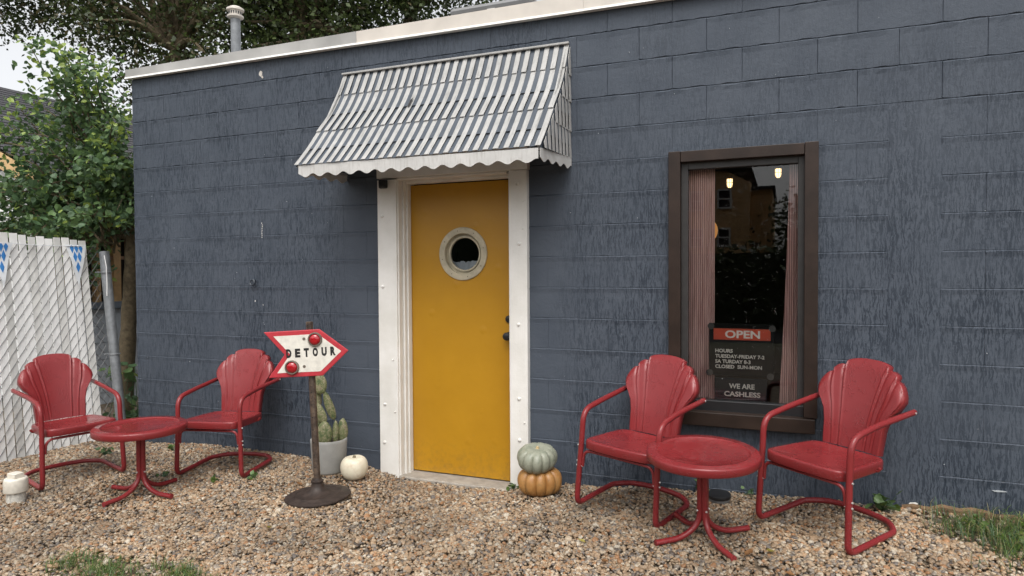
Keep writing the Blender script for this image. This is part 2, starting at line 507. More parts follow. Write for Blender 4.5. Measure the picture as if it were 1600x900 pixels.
# ------------------------------------------------------------------ mesh helpers
class MB:
    def __init__(self):
        self.v, self.f, self.mi = [], [], []

    def add(self, vs, fs, mi=0):
        o = len(self.v)
        self.v += [tuple(p) for p in vs]
        self.f += [tuple(i + o for i in f) for f in fs]
        self.mi += [mi] * len(fs)
        return self

    def box(self, x0, x1, y0, y1, z0, z1, mi=0, mat=None):
        vs = [(x0, y0, z0), (x1, y0, z0), (x1, y1, z0), (x0, y1, z0), (x0, y0, z1), (x1, y0, z1), (x1, y1, z1), (x0, y1, z1)]
        if mat is not None:
            vs = [tuple(mat @ Vector(p)) for p in vs]
        return self.add(vs, [(0, 3, 2, 1), (4, 5, 6, 7), (0, 1, 5, 4), (1, 2, 6, 5), (2, 3, 7, 6), (3, 0, 4, 7)], mi)

    def tube(self, pts, r, n=10, caps=True, mi=0, closed=False):
        pts = [Vector(p) for p in pts]
        rs = r if isinstance(r, (list, tuple)) else [r] * len(pts)
        k = len(pts)
        tang = []
        for i in range(k):
            a = pts[(i - 1) % k] if (i or closed) else pts[0]
            b = pts[(i + 1) % k] if (i < k - 1 or closed) else pts[-1]
            tang.append((b - a).normalized())
        ref = Vector((0, 0, 1))
        if abs(tang[0].dot(ref)) > 0.9:
            ref = Vector((1, 0, 0))
        nrm = tang[0].cross(ref).normalized()
        vs, fs = [], []
        for i in range(k):
            t = tang[i]
            nrm = (nrm - t * nrm.dot(t)).normalized()
            bn = t.cross(nrm)
            for j in range(n):
                a = 2 * PI * j / n
                vs.append(pts[i] + (nrm * math.cos(a) + bn * math.sin(a)) * rs[i])
        m = k if closed else k - 1
        for i in range(m):
            for j in range(n):
                a, b = i * n + j, i * n + (j + 1) % n
                c, d = ((i + 1) % k) * n + (j + 1) % n, ((i + 1) % k) * n + j
                fs.append((a, d, c, b))
        if caps and not closed:
            fs.append(tuple(range(n)))
            fs.append(tuple(reversed(range((k - 1) * n, k * n))))
        return self.add(vs, fs, mi)

    def lathe(self, prof, n=32, cx=0, cy=0, mi=0, rmod=None):
        vs, fs = [], []
        for (r, z) in prof:
            for j in range(n):
                a = 2 * PI * j / n
                rr = r * (rmod(a, z) if rmod else 1.0)
                vs.append((cx + rr * math.cos(a), cy + rr * math.sin(a), z))
        for i in range(len(prof) - 1):
            for j in range(n):
                a, b = i * n + j, i * n + (j + 1) % n
                fs.append((a, b, b + n, a + n))
        fs.append(tuple(reversed(range(n))))
        fs.append(tuple(range((len(prof) - 1) * n, len(prof) * n)))
        return self.add(vs, fs, mi)

    def prism(self, outline, fn, d0, d1, mi=0):
        """outline: 2D points counter-clockwise; fn(a, b, depth) -> 3D"""
        n = len(outline)
        vs = [fn(a, b, d0) for a, b in outline] + [fn(a, b, d1) for a, b in outline]
        fs = [tuple(range(n)), tuple(reversed(range(n, 2 * n)))]
        for i in range(n):
            j = (i + 1) % n
            fs.append((i, i + n, j + n, j))
        return self.add(vs, fs, mi)

    def mesh(self, name, mats, smooth=None):
        me = bpy.data.meshes.new(name)
        me.from_pydata(self.v, [], self.f)
        for m in (mats if isinstance(mats, (list, tuple)) else [mats]):
            me.materials.append(m)
        if any(self.mi):
            me.polygons.foreach_set("material_index", self.mi)
        if smooth is not None:
            me.polygons.foreach_set("use_smooth", [True] * len(me.polygons))
            me.set_sharp_from_angle(angle=math.radians(smooth))
        me.update()
        return me

    def build(self, name, mats, parent=None, smooth=None, bevel=0.0):
        return put(name, self.mesh(name, mats, smooth), parent, bevel)


def put(name, me, parent=None, bevel=0.0, loc=None, rot=None):
    o = bpy.data.objects.new(name, me)
    COL.objects.link(o)
    if parent is not None:
        o.parent = parent
    if loc is not None:
        o.location = loc
    if rot is not None:
        o.rotation_euler = rot
    if bevel:
        md = o.modifiers.new("bevel", 'BEVEL')
        md.width = bevel
        md.segments = 2
        md.limit_method = 'ANGLE'
        md.angle_limit = math.radians(35)
    return o


def thing(name, label, cat, loc=(0, 0, 0), rotz=0.0, group=None):
    o = bpy.data.objects.new(name, None)
    COL.objects.link(o)
    o.empty_display_size = 0.1
    o.location = loc
    o.rotation_euler = (0, 0, rotz)
    return tag(o, label, cat, group)


def tag(o, label, cat, group=None):
    o["label"] = label
    o["category"] = cat
    if group:
        o["group"] = group
    return o


def kind(o, k):
    o["kind"] = k
    return o


def copy_tree(o, parent=None):
    c = o.copy()
    COL.objects.link(c)
    if parent is not None:
        c.parent = parent
    for ch in list(o.children):
        copy_tree(ch, c)
    return c


def smoothline(pts, n=8):
    """Catmull-Rom through the points"""
    P = [Vector(p) for p in pts]
    out = []
    for i in range(len(P) - 1):
        p0, p1, p2, p3 = P[max(i - 1, 0)], P[i], P[i + 1], P[min(i + 2, len(P) - 1)]
        for k in range(n):
            t = k / n
            out.append(0.5 * ((2 * p1) + (p2 - p0) * t + (2 * p0 - 5 * p1 + 4 * p2 - p3) * t * t + (3 * p1 - p0 - 3 * p2 + p3) * t ** 3))
    out.append(P[-1])
    return out


def fillet(pts, r, n=6):
    """polyline with rounded corners"""
    P = [Vector(p) for p in pts]
    out = [P[0]]
    for i in range(1, len(P) - 1):
        a, b, c = P[i - 1], P[i], P[i + 1]
        rr = r[i] if isinstance(r, (list, tuple)) else r
        d1, d2 = (a - b), (c - b)
        l = min(rr, d1.length * 0.49, d2.length * 0.49)
        p, q = b + d1.normalized() * l, b + d2.normalized() * l
        for k in range(n + 1):
            t = k / n
            out.append((1 - t) ** 2 * p + 2 * t * (1 - t) * b + t * t * q)
    out.append(P[-1])
    return out


def textmesh(body, width, height, depth=0.0006, bold=0.0):
    """flat letters as a mesh in the XY plane, scaled to width x height, lower left corner at the origin"""
    cu = bpy.data.curves.new("lettering", 'FONT')
    cu.body = body
    cu.size = 1.0
    cu.offset = bold
    cu.fill_mode = 'FRONT'
    cu.resolution_u = 3
    ob = bpy.data.objects.new("lettering", cu)
    COL.objects.link(ob)
    dg = bpy.context.evaluated_depsgraph_get()
    me = bpy.data.meshes.new_from_object(ob.evaluated_get(dg))
    bpy.data.objects.remove(ob)
    vs = np.array([v.co[:] for v in me.vertices])
    lo, hi = vs.min(0), vs.max(0)
    for v in me.vertices:
        v.co = ((v.co.x - lo[0]) / (hi[0] - lo[0]) * width, (v.co.y - lo[1]) / (hi[1] - lo[1]) * height, 0)
    return me


# ------------------------------------------------------------------ ground
CTRL = np.array([
    (-7, .3, -.02), (-5.3, 0, -.04), (-4.1, 0, .005), (-3, 0, .01), (-2.79, -.05, -.035), (-2.5, -.08, -.062), (-2.1, -.08, -.066), (-1.78, -.08, -.055),
    (-1.6, -.05, -.01), (-1.27, 0, .035), (-.61, 0, .076), (-.27, 0, .1), (.19, 0, .118), (.64, 0, .120), (.88, 0, .116), (1.15, 0, .112), (2.2, 0, .115),
    (-1.095, -.575, .060), (-.625, -.721, .088), (-.512, -.352, .098), (-.126, -.503, .096), (.274, -.789, .108), (.497, -.476, .125), (.1, -.2, .112),
    (-.38, -.765, .078), (-3.86, -1.13, .0), (-2.763, -.749, .0), (-3.0, -.3, .012), (-3.95, -.66, .005), (-3.47, -.55, .008), (-4.5, -1.37, .02), (-4.3, -.9, .02),
    (-1.45, -.24, .03), (-4.46, -1.54, .02), (-2.2, -.6, -.03), (-2, -1.1, .0), (-1.2, -1.2, .03), (0, -1.3, .06), (1, -1, .1), (2.5, -1, .11),
    (-3.2, -2.0, .02), (-1.2, -2.2, .02), (1, -2.2, .06), (-5.6, -.5, .0), (-5.6, -1.5, .01), (-6, -3, .0), (-3, -3.5, 0), (0, -3.5, .02), (3, -3, .04), (-5.7, .4, -.02)])


def gz(x, y):
    x = np.asarray(x, float)
    y = np.asarray(y, float)
    d2 = (x[..., None] - CTRL[:, 0]) ** 2 + (y[..., None] - CTRL[:, 1]) ** 2 + 0.012
    w = d2 ** -1.6
    z = (w * CTRL[:, 2]).sum(-1) / w.sum(-1)
    far = np.clip((np.hypot(x + 1.5, y + 1) - 6) / 6, 0, 1)
    return z * (1 - far) - 0.02 * far


def ground_sheet():
    xs = np.unique(np.concatenate([[-900, -300, -100, -40, -20, -12, -9], np.arange(-7.5, 3.6, 0.12), [5, 8, 14, 30, 100, 300, 900]]))
    ys = np.unique(np.concatenate([[-900, -300, -100, -40, -20, -12, -8, -6], np.arange(-4.8, 1.0, 0.12), [1.5, 3, 6, 12, 20, 40, 100, 300, 900]]))
    X, Y = np.meshgrid(xs, ys, indexing='ij')
    Z = gz(X, Y) - 0.022
    nx, ny = X.shape
    b = MB()
    b.v = list(map(tuple, np.stack([X, Y, Z], -1).reshape(-1, 3)))
    b.f = [(i * ny + j, (i + 1) * ny + j, (i + 1) * ny + j + 1, i * ny + j + 1) for i in range(nx - 1) for j in range(ny - 1)]
    b.mi = [0] * len(b.f)
    kind(b.build("ground", M['ground'], smooth=60), 'structure')


ground_sheet()
b = MB()
b.add([(-120, -12.5, -.012), (120, -12.5, -.012), (120, -5.2, -.012), (-120, -5.2, -.012)], [(0, 1, 2, 3)])
kind(b.build("unseen_road", plain("asphalt", (0.035, 0.035, 0.036), 0.95, 0.2, 6, bump=0.3, spec=0.05)), 'structure')  # unseen asphalt sheet added to darken what the lower window glass mirrors


def gravel():
    n = 165000
    x = RNG.uniform(-5.55, 2.3, n)
    y = RNG.uniform(-2.75, -0.004, n)
    keep = np.ones(n, bool)
    # grass corner at the right: fewer stones
    gr = (x > 0.78 + 0.14 * np.sin(9 * y) + .1 * np.sin(23 * y + x * 9)) & (y > -.58 - .3 * (x - .72) + .06 * np.sin(17 * x))
    keep &= ~(gr & (RNG.random(n) < 0.82))
    gl = ((x + 2.95) / .42) ** 2 + ((y + 2.02) / .16) ** 2 < 1
    keep &= ~(gl & (RNG.random(n) < 0.6))
    thin = np.sin(x * 2.3 + 1.1) * np.sin(y * 3.1 + x) + .55 * np.sin(x * 6.1 + y * 4.3) + .35 * np.sin(y * 13 - x * 9)
    keep &= ~((thin > .62) & (RNG.random(n) < 0.40))
    # nothing inside the doorway slab
    keep &= ~((x > -2.6) & (x < -1.72) & (y > -.055))
    x, y = x[keep], y[keep]
    n = len(x)
    size = np.clip(RNG.lognormal(math.log(0.0073), 0.32, n), 0.004, 0.019)
    z = gz(x, y) + RNG.uniform(-0.012, 0.001, n)
    me = bpy.data.meshes.new("gravel")
    me.from_pydata(np.stack([x, y, z], -1).tolist(), [], [])
    a = me.attributes.new("size", 'FLOAT', 'POINT')
    a.data.foreach_set("value", size.astype(np.float32))
    a = me.attributes.new("turn", 'FLOAT_VECTOR', 'POINT')
    rot = np.stack([RNG.uniform(-.6, .6, n), RNG.uniform(-.6, .6, n), RNG.uniform(0, 6.28, n)], -1)
    a.data.foreach_set("vector", rot.astype(np.float32).ravel())
    me.materials.append(M['stone'])
    o = put("gravel", me)
    kind(o, 'stuff')
    o["label"] = "tan and grey pea gravel spread in front of the wall"
    g = bpy.data.node_groups.new("gravel_nodes", 'GeometryNodeTree')
    g.interface.new_socket("Geometry", in_out='INPUT', socket_type='NodeSocketGeometry')
    g.interface.new_socket("Geometry", in_out='OUTPUT', socket_type='NodeSocketGeometry')
    N = g.nodes.new
    L = g.links.new
    gi, go = N("NodeGroupInput"), N("NodeGroupOutput")
    join = N("GeometryNodeJoinGeometry")
    for k in range(6):
        ico = N("GeometryNodeMeshIcoSphere")
        ico.inputs["Radius"].default_value = 1.0
        ico.inputs["Subdivisions"].default_value = 3
        pos = N("GeometryNodeInputPosition")
        nz = N("ShaderNodeTexNoise")
        nz.noise_dimensions = '4D'
        nz.inputs["W"].default_value = 3.7 * k + 1
        nz.inputs["Scale"].default_value = 0.75
        nz.inputs["Detail"].default_value = 1.5
        L(pos.outputs[0], nz.inputs["Vector"])
        sub = N("ShaderNodeVectorMath")
        sub.operation = 'SUBTRACT'
        sub.inputs[1].default_value = (0.5, 0.5, 0.5)
        L(nz.outputs["Color"], sub.inputs[0])
        mul = N("ShaderNodeVectorMath")
        mul.operation = 'SCALE'
        mul.inputs["Scale"].default_value = 0.85
        L(sub.outputs[0], mul.inputs[0])
        sp = N("GeometryNodeSetPosition")
        L(ico.outputs[0], sp.inputs["Geometry"])
        L(mul.outputs[0], sp.inputs["Offset"])
        tr = N("GeometryNodeTransform")
        tr.inputs["Scale"].default_value = (1.25 - .1 * (k % 3), 0.95 + .08 * (k % 2), 0.62 + 0.06 * (k % 3))
        L(sp.outputs[0], tr.inputs["Geometry"])
        ss = N("GeometryNodeSetShadeSmooth")
        L(tr.outputs[0], ss.inputs["Geometry"])
        sm = N("GeometryNodeSetMaterial")
        sm.inputs["Material"].default_value = M['stone']
        L(ss.outputs[0], sm.inputs["Geometry"])
        toi = N("GeometryNodeGeometryToInstance")
        L(sm.outputs[0], toi.inputs[0])
        L(toi.outputs[0], join.inputs[0])
    m2p = N("GeometryNodeMeshToPoints")
    L(gi.outputs[0], m2p.inputs[0])
    iop = N("GeometryNodeInstanceOnPoints")
    L(m2p.outputs[0], iop.inputs["Points"])
    L(join.outputs[0], iop.inputs["Instance"])
    iop.inputs["Pick Instance"].default_value = True
    rnd = N("FunctionNodeRandomValue")
    rnd.data_type = 'INT'
    rnd.inputs[4].default_value = 0
    rnd.inputs[5].default_value = 5
    L(rnd.outputs[2], iop.inputs["Instance Index"])
    sa = N("GeometryNodeInputNamedAttribute")
    sa.data_type = 'FLOAT'
    sa.inputs[0].default_value = "size"
    L(sa.outputs[0], iop.inputs["Scale"])
    ra = N("GeometryNodeInputNamedAttribute")
    ra.data_type = 'FLOAT_VECTOR'
    ra.inputs[0].default_value = "turn"
    e2r = N("FunctionNodeEulerToRotation")
    L(ra.outputs[0], e2r.inputs[0])
    L(e2r.outputs[0], iop.inputs["Rotation"])
    L(iop.outputs[0], go.inputs[0])
    md = o.modifiers.new("stones", 'NODES')
    md.node_group = g


gravel()

# ------------------------------------------------------------------ the block building
bld = thing("block_building", "long low building of slate blue painted concrete blocks with yellow door", "building")
XL, XR_BLOCK, XR = -5.29, 2.45, 6.0
Z0, COURSE, BLK = 1.3292, 0.2032, 0.4064
DOOR = (-2.62, -1.715, -1.0, 2.12)
WIN = (-0.60, 0.112, 0.575, 2.11)
PATCH = (0.525, 0.775, -1.0, 2.345)


def wall_core():
    b = MB()
    y0, y1 = 0.007, 0.19
    zb, zt = -0.4, 3.14
    xs = [XL + .004, DOOR[0], DOOR[1], WIN[0], WIN[1], XR]
    b.box(xs[0], xs[1], y0, y1, zb, zt)
    b.box(xs[1], xs[2], y0, y1, DOOR[3], zt)
    b.box(xs[2], xs[3], y0, y1, zb, zt)
    b.box(xs[3], xs[4], y0, y1, zb, WIN[2])
    b.box(xs[3], xs[4], y0, y1, WIN[3], zt)
    b.box(xs[4], xs[5], y0, y1, zb, zt)
    # side and back walls
    b.box(XL + .004, XL + .19, y1, 6.0, zb, zt)
    b.box(XR - .19, XR, y1, 6.0, zb, zt)
    b.box(XL + .004, XR, 6.0, 6.19, zb, zt)
    # plain run beyond the last block
    b.box(XR_BLOCK, XR, 0.0, y0, zb, zt)
    return b.build("wall", M['wall'], bld)


wall = wall_core()


def block_mesh(w, h, upper=False):
    """block face with painted-over, slightly ragged edges; the joint is a shallow groove with a soft lower lip"""
    gx, gb = (0.0003, 0.0008) if upper else (0.0001, 0.0004)
    bx, bb, bt, dp = (0.0022, 0.0022, 0.0056, 0.0036) if upper else (0.0010, 0.0008, 0.0055, 0.0024)
    lip = -.0030 if upper else -.0034
    jit = .0055 if upper else .0024
    x0, x1, z0, z1, d = gx, w - gx, gb, h, 0.012
    n = max(2, int(w / .04))
    cols = [(x0, d), (x0, dp * .7), (x0 + bx * .5, dp * .2), (x0 + bx, 0)] + [(x0 + bx + (x1 - x0 - 2 * bx) * i / n, 0) for i in range(1, n)]
    cols += [(x1 - bx, 0), (x1 - bx * .5, dp * .2), (x1, dp * .7), (x1, d)]
    rows = [(z0, d, 0), (z0, dp * .6, 1), (z0 + bb * .4, dp * .2, 1), (z0 + bb, 0, 1), ((z0 + z1) * .5, 0, 0), (z1 - min(.035, h * .3), 0, 0), (z1 - bt, lip, 1), (z1, dp, .3), (z1, d, 0)]
    m = len(cols)
    j0 = [random.uniform(-jit, jit) for _ in cols]
    j1 = [random.uniform(-jit, jit) for _ in cols]
    vs, fs = [], []
    for r, (z, yz, k) in enumerate(rows):
        for c, (x, yx) in enumerate(cols):
            dz = (max(0, j0[c]) if r < 4 else -max(0, j1[c])) * k
            inner = 3 <= c <= m - 4
            y = yz if (inner or yz >= yx) else max(yx, yz)
            if r == 6 and inner:
                y += random.uniform(-.0018, .0022) if upper else random.uniform(-.0009, .0012)
            if upper and r in (4, 5) and c in (3, m - 4):
                y -= random.uniform(0, .0022)
            vs.append((x + (random.uniform(-.0008, .0008) if upper and c in (2, 3, m - 3, m - 4) and r in (3, 4, 5) else 0), y, z + dz))
    for r in range(len(rows) - 1):
        for c in range(m - 1):
            a = r * m + c
            fs.append((a, a + 1, a + m + 1, a + m))
    b = MB()
    b.add(vs, fs)
    return b.mesh("block", M['wall'])


FULL = {u: [block_mesh(BLK, COURSE, u) for _ in range(6)] for u in (False, True)}
CACHE = {}


def lay_blocks():
    holes = [DOOR, WIN, PATCH]
    for k in range(-7, 9):
        z = Z0 + COURSE * k
        h = COURSE
        phase = 0.165 if k % 2 == 0 else 0.368
        if k == -7:
            z, h = z - 0.2, COURSE + 0.2
        if k == 8:
            h = 0.17
        # joints along the course, then cut by the openings
        edges = [XL]
        x = XL + ((phase - XL) % BLK)
        if x - XL < 0.03:
            x += BLK
        while x < XR_BLOCK - 0.02:
            edges.append(x)
            x += BLK
        edges.append(XR_BLOCK)
        for x0, x1 in zip(edges[:-1], edges[1:]):
            segs = [(x0, x1, z, z + h)]
            for (hx0, hx1, hz0, hz1) in holes:
                out = []
                for (a, b_, c, d) in segs:
                    if d <= hz0 + .004 or c >= hz1 - .004 or b_ <= hx0 or a >= hx1:
                        out.append((a, b_, c, d))
                        continue
                    if c < hz0 - 0.01 or d > hz1 + 0.01:      # course partly beside, partly over or under the opening
                        if c < hz0 - 0.01:
                            out.append((max(a, hx0), min(b_, hx1), c, hz0))
                        if d > hz1 + 0.01:
                            out.append((max(a, hx0), min(b_, hx1), hz1, d))
                    if a < hx0 - 0.01:
                        out.append((a, hx0, c, d))
                    if b_ > hx1 + 0.01:
                        out.append((hx1, b_, c, d))
                segs = out
            for (a, b_, c, d) in segs:
                w, hh = b_ - a, d - c
                if w < 0.012 or hh < 0.012:
                    continue
                if abs(w - BLK) < 1e-4 and abs(hh - COURSE) < 1e-4:
                    me = random.choice(FULL[k >= 5])
                else:
                    key = (round(w, 3), round(hh, 3), k >= 5)
                    me = CACHE.get(key) or block_mesh(w, hh, k >= 5)
                    CACHE[key] = me
                put("block", me, wall, loc=(a, random.uniform(-.0005, .0005), c))


lay_blocks()


def patch_strip():
    # the filled chase: a trowelled vertical band with ragged edges
    b = MB()
    n = 70
    zs = np.linspace(-0.3, PATCH[3], n)
    vs, fs = [], []
    for i, z in enumerate(zs):
        l = PATCH[0] - 0.012 + 0.010 * math.sin(z * 31) * math.sin(z * 13) + random.uniform(-.006, .006)
        r = PATCH[1] + 0.012 + 0.010 * math.sin(z * 27 + 1) * math.sin(z * 11) + random.uniform(-.006, .006)
        xs = [l, l + .012, l + .05, (l + r) / 2, r - .05, r - .012, r]
        ys = [0.003, -.0018, -.0022, -.0016, -.0022, -.0018, .003]
        vs += [(x, y, z) for x, y in zip(xs, ys)]
    for i in range(n - 1):
        for j in range(6):
            a = i * 7 + j
            fs.append((a, a + 1, a + 8, a + 7))
    b.add(vs, fs)
    b.box(PATCH[0], PATCH[1], .004, .007, -.3, PATCH[3])
    b.build("filled_chase", M['wall'], bld, smooth=60)


patch_strip()

# flakes of lost paint, a drip of white paint and an old anchor
def flake(x, z, w_, h_, mat):
    b = MB()
    n = 11
    pts_ = []
    for j in range(n):
        a = 2 * PI * j / n
        q = random.uniform(.55, 1.0)
        pts_.append((x + w_ / 2 * q * math.cos(a), z + h_ / 2 * q * math.sin(a)))
    b.prism(pts_, lambda a, c, d: (a, d, c), -.0030, .001)
    b.build("paint_chip", M[mat], wall)


flake(-3.855, 3.012, .040, .055, 'fascia2')
flake(-3.842, 2.985, .022, .030, 'fascia2')
for q in range(9):
    flake(-3.868 + random.uniform(-.003, .003), 1.832 - q * .014, .006, .012, 'lip')
flake(.845, 2.872, .060, .014, 'fascia2')
flake(-3.95, 1.21, .008, .016, 'lip')
flake(-3.87, 1.18, .007, .010, 'lip')
flake(.655, .145, .055, .020, 'lip')
flake(1.05, .26, .075, .012, 'scuff')
for q in range(26):
    flake(random.uniform(-5.2, -2.9), random.uniform(.1, 3.0), random.uniform(.003, .007), random.uniform(.003, .009), 'scuff')
    flake(random.uniform(-1.4, 1.6), random.uniform(.2, 2.9), random.uniform(.003, .007), random.uniform(.003, .009), 'scuff')
b = MB()
b.tube([(-3.95, .01, 1.375), (-3.95, -.03, 1.375)], .012, 8)
b.tube([(-3.95 + .022 * math.cos(a), -.03 + .004 * math.sin(a), 1.36 + .022 * math.sin(a)) for a in [2 * PI * j / 14 for j in range(14)]], .007, 6, closed=True)
b.build("wall_anchor", M['anchor'], bld, smooth=50)

# exposed footing under the ragged edge of the paint, at the right
b = MB()
fx = np.linspace(0.60, 2.2, 60)
vs, fs = [], []
for i, x in enumerate(fx):
    top = 0.142 + .012 * math.sin(x * 9) + .006 * math.sin(x * 41) + random.uniform(-.004, .004)
    vs += [(x, .006, -.1), (x, -.014 - random.uniform(0, .004), -.1), (x, -.012 - random.uniform(0, .004), top - .012), (x, -.004, top)]
    vs += [(x, .006, top)]
for i in range(len(fx) - 1):
    for j in range(4):
        a = i * 5 + j
        fs.append((a, a + 5, a + 6, a + 1))
b.add(vs, fs)
b.build("footing", M['clay'], bld)

# roof deck, fascia in lengths, drip lip
b = MB()
b.box(XL, XR, 0.03, 6.19, 3.145, 3.17)
b.build("roof", M['rooftop'], bld)


def fz(x):      # lower edge of the fascia falls slightly to the right
    return 3.125 - 0.0082 * (x - XL)


FX = [XL - .035, -4.25, -2.93, -1.2, .6, 2.5, XR]
for i, (a, c) in enumerate(zip(FX[:-1], FX[1:])):
    b = MB()
    o_ = 0.0015 * (i % 2)
    y0, y1 = -.036 - o_, -.006
    vs = []
    for x in (a + .0008, c - .0008):
        zb, zt = fz(x), 3.206
        vs += [(x, y0 + .004, zb + .016), (x, y1, zb + .016), (x, y0, zt), (x, .06, zt + .004), (x, .06, zt - .02)]
    b.add(vs, [(0, 5, 7, 2), (2, 7, 8, 3), (1, 6, 5, 0), (3, 8, 9, 4), (4, 9, 6, 1), (0, 2, 3, 4, 1), (5, 6, 9, 8, 7)])
    f_ = b.build("fascia", M['fascia' if i < 2 else 'fascia2'], bld)
    b = MB()
    vs = []
    for x in (a + .0008, c - .0008):
        zb = fz(x)
        vs += [(x, y0 - .010, zb), (x, y1, zb), (x, y1, zb + .0155), (x, y0 - .004, zb + .0155)]
    b.add(vs, [(0, 4, 7, 3), (3, 7, 6, 2), (2, 6, 5, 1), (1, 5, 4, 0), (0, 3, 2, 1), (4, 5, 6, 7)])
    b.build("drip_edge", M['lip'], f_)
# return of the fascia round the left corner
b = MB()
b.box(XL - .045, XL - .004, .061, 6.2, 3.13, 3.206)
b.build("fascia", M['fascia'], bld)

# dark room behind door and window
b = MB()
b.add([(-5.0, .2, -.05), (5.6, .2, -.05), (5.6, 5.8, -.05), (-5.0, 5.8, -.05)], [(0, 1, 2, 3)])
b.add([(-5.0, .2, 2.95), (5.6, .2, 2.95), (5.6, 5.8, 2.95), (-5.0, 5.8, 2.95)], [(3, 2, 1, 0)])
b.box(-5.0, 5.6, 5.7, 5.8, -.05, 2.95)
b.box(-1.25, -1.15, .2, 5.7, -.05, 2.95)
b.build("room", M['dark'], bld)

# ------------------------------------------------------------------ door
fr = bpy.data.objects.new("door_frame", None)
COL.objects.link(fr)
fr.parent = bld


def board(x0, x1, y0, y1, z0, z1, name="frame_board", parent=None, mat='white', bev=.004):
    b = MB()
    b.box(x0, x1, y0, y1, z0, z1)
    return b.build(name, M[mat], parent or fr, bevel=bev)


board(-2.757, -2.598, -.045, .004, -.2, 2.104)
board(-1.722, -1.592, -.045, .004, -.2, 2.112)
board(-2.760, -1.586, -.048, .004, 2.115, 2.30)
board(-2.604, -2.588, -.030, .17, -.05, 2.112, "jamb")
board(-2.588, -2.573, .020, .17, -.05, 2.098, "jamb")
board(-2.573, -2.562, .055, .102, -.05, 2.082, "door_stop", bev=.002)
board(-1.745, -1.722, .006, .17, -.05, 2.112, "jamb")
board(-2.588, -1.745, -.030, .17, 2.098, 2.1135, "jamb")
board(-2.573, -1.745, .045, .102, 2.078, 2.0975, "door_stop", bev=.003)
b = MB()
for x, zs in ((-2.715, (1.84, 1.33, .47, .19)), (-1.655, (2.02, 1.62, 1.08, .58, .30)), (-2.63, (.42, .80)), (-1.615, (1.9, 1.72, .42))):
    for z in zs:
        r = .013 if x in (-2.715, -1.655) else .006
        xx = x + random.uniform(-.008, .008)
        vs = []
        fs = []
        n = 8
        for ring, (rr, y) in enumerate(((r, -.0445), (r * .9, -.050), (r * .45, -.054))):
            for j in range(n):
                a = 2 * PI * j / n
                vs.append((xx + rr * math.cos(a), y, z + rr * math.sin(a)))
        for ring in range(2):
            for j in range(n):
                fs.append((ring * n + j, ring * n + (j + 1) % n, (ring + 1) * n + (j + 1) % n, (ring + 1) * n + j))
        fs.append(tuple(range(2 * n, 3 * n)))
        b.add(vs, fs)
b.build("painted_bolt_heads", M['white'], fr, smooth=50)

PC = (-2.139, 1.564)


def door_panel():
    x0, x1, z0, z1, y0, y1 = -2.571, -1.748, -.036, 2.072, .108, .150
    n = 64
    R = 0.150
    vs, fs = [], []
    ring = []
    for j in range(n):
        a = 2 * PI * (j + .5) / n
        c, s = math.cos(a), math.sin(a)
        ring.append((c, s))
    def edge(c, s):
        tx = ((x1 if c > 0 else x0) - PC[0]) / c if abs(c) > 1e-6 else 1e9
        tz = ((z1 if s > 0 else z0) - PC[1]) / s if abs(s) > 1e-6 else 1e9
        t = min(tx, tz)
        return PC[0] + c * t, PC[1] + s * t
    # insert corners exactly by snapping the nearest direction
    E = [list(edge(c, s)) for c, s in ring]
    for cx in (x0, x1):
        for cz in (z0, z1):
            i = min(range(n), key=lambda k: abs(math.atan2(cz - PC[1], cx - PC[0]) - math.atan2(ring[k][1], ring[k][0])))
            E[i] = [cx, cz]
    for y in (y0, y1):
        vs += [(PC[0] + R * c, y, PC[1] + R * s) for c, s in ring]
        vs += [(e[0], y, e[1]) for e in E]
    for j in range(n):
        k = (j + 1) % n
        fs.append((j, n + j, n + k, k))
        fs.append((2 * n + j, 2 * n + k, 3 * n + k, 3 * n + j))
        fs.append((j, k, 2 * n + k, 2 * n + j))
        fs.append((n + j, 3 * n + j, 3 * n + k, n + k))
    b = MB()
    b.add(vs, fs)
    return b.build("door", M['door'], bld)


door = door_panel()


def ring_y(prof, cx, cz, n=64):
    """lathe about the y axis: prof = [(r, y)]"""
    b = MB()
    vs, fs = [], []
    m = len(prof)
    for r, y in prof:
        vs += [(cx + r * math.cos(2 * PI * j / n), y, cz + r * math.sin(2 * PI * j / n)) for j in range(n)]
    for i in range(m):
        k = (i + 1) % m
        for j in range(n):
            l = (j + 1) % n
            fs.append((i * n + j, i * n + l, k * n + l, k * n + j))
    return b.add(vs, fs)


ring_y([(.190, .110), (.190, .099), (.186, .096), (.148, .096), (.145, .099), (.145, .112), (.151, .112), (.151, .1095)], *PC).build("porthole_ring", M['cream'], door, smooth=30)
ring_y([(.149, .113), (.149, .138), (.130, .138), (.130, .128), (.127, .124), (.118, .124), (.115, .127), (.115, .148), (.1495, .148)], *PC).build("porthole_ring", M['cream'], door, smooth=30)
b = MB()
n = 48
b.add([(PC[0] + .117 * math.cos(2 * PI * j / n), .140, PC[1] + .117 * math.sin(2 * PI * j / n)) for j in range(n)], [tuple(range(n))])
b.build("porthole_glass", M['glass'], door)
b = MB()
for j in range(8):
    a = 2 * PI * (j + .3) / 8
    cx, cz = PC[0] + .168 * math.cos(a), PC[1] + .168 * math.sin(a)
    b.add([(cx + .004 * math.cos(2 * PI * q / 6), .0953, cz + .004 * math.sin(2 * PI * q / 6)) for q in range(6)], [tuple(range(6))])
b.build("porthole_screws", M['rust'], door)


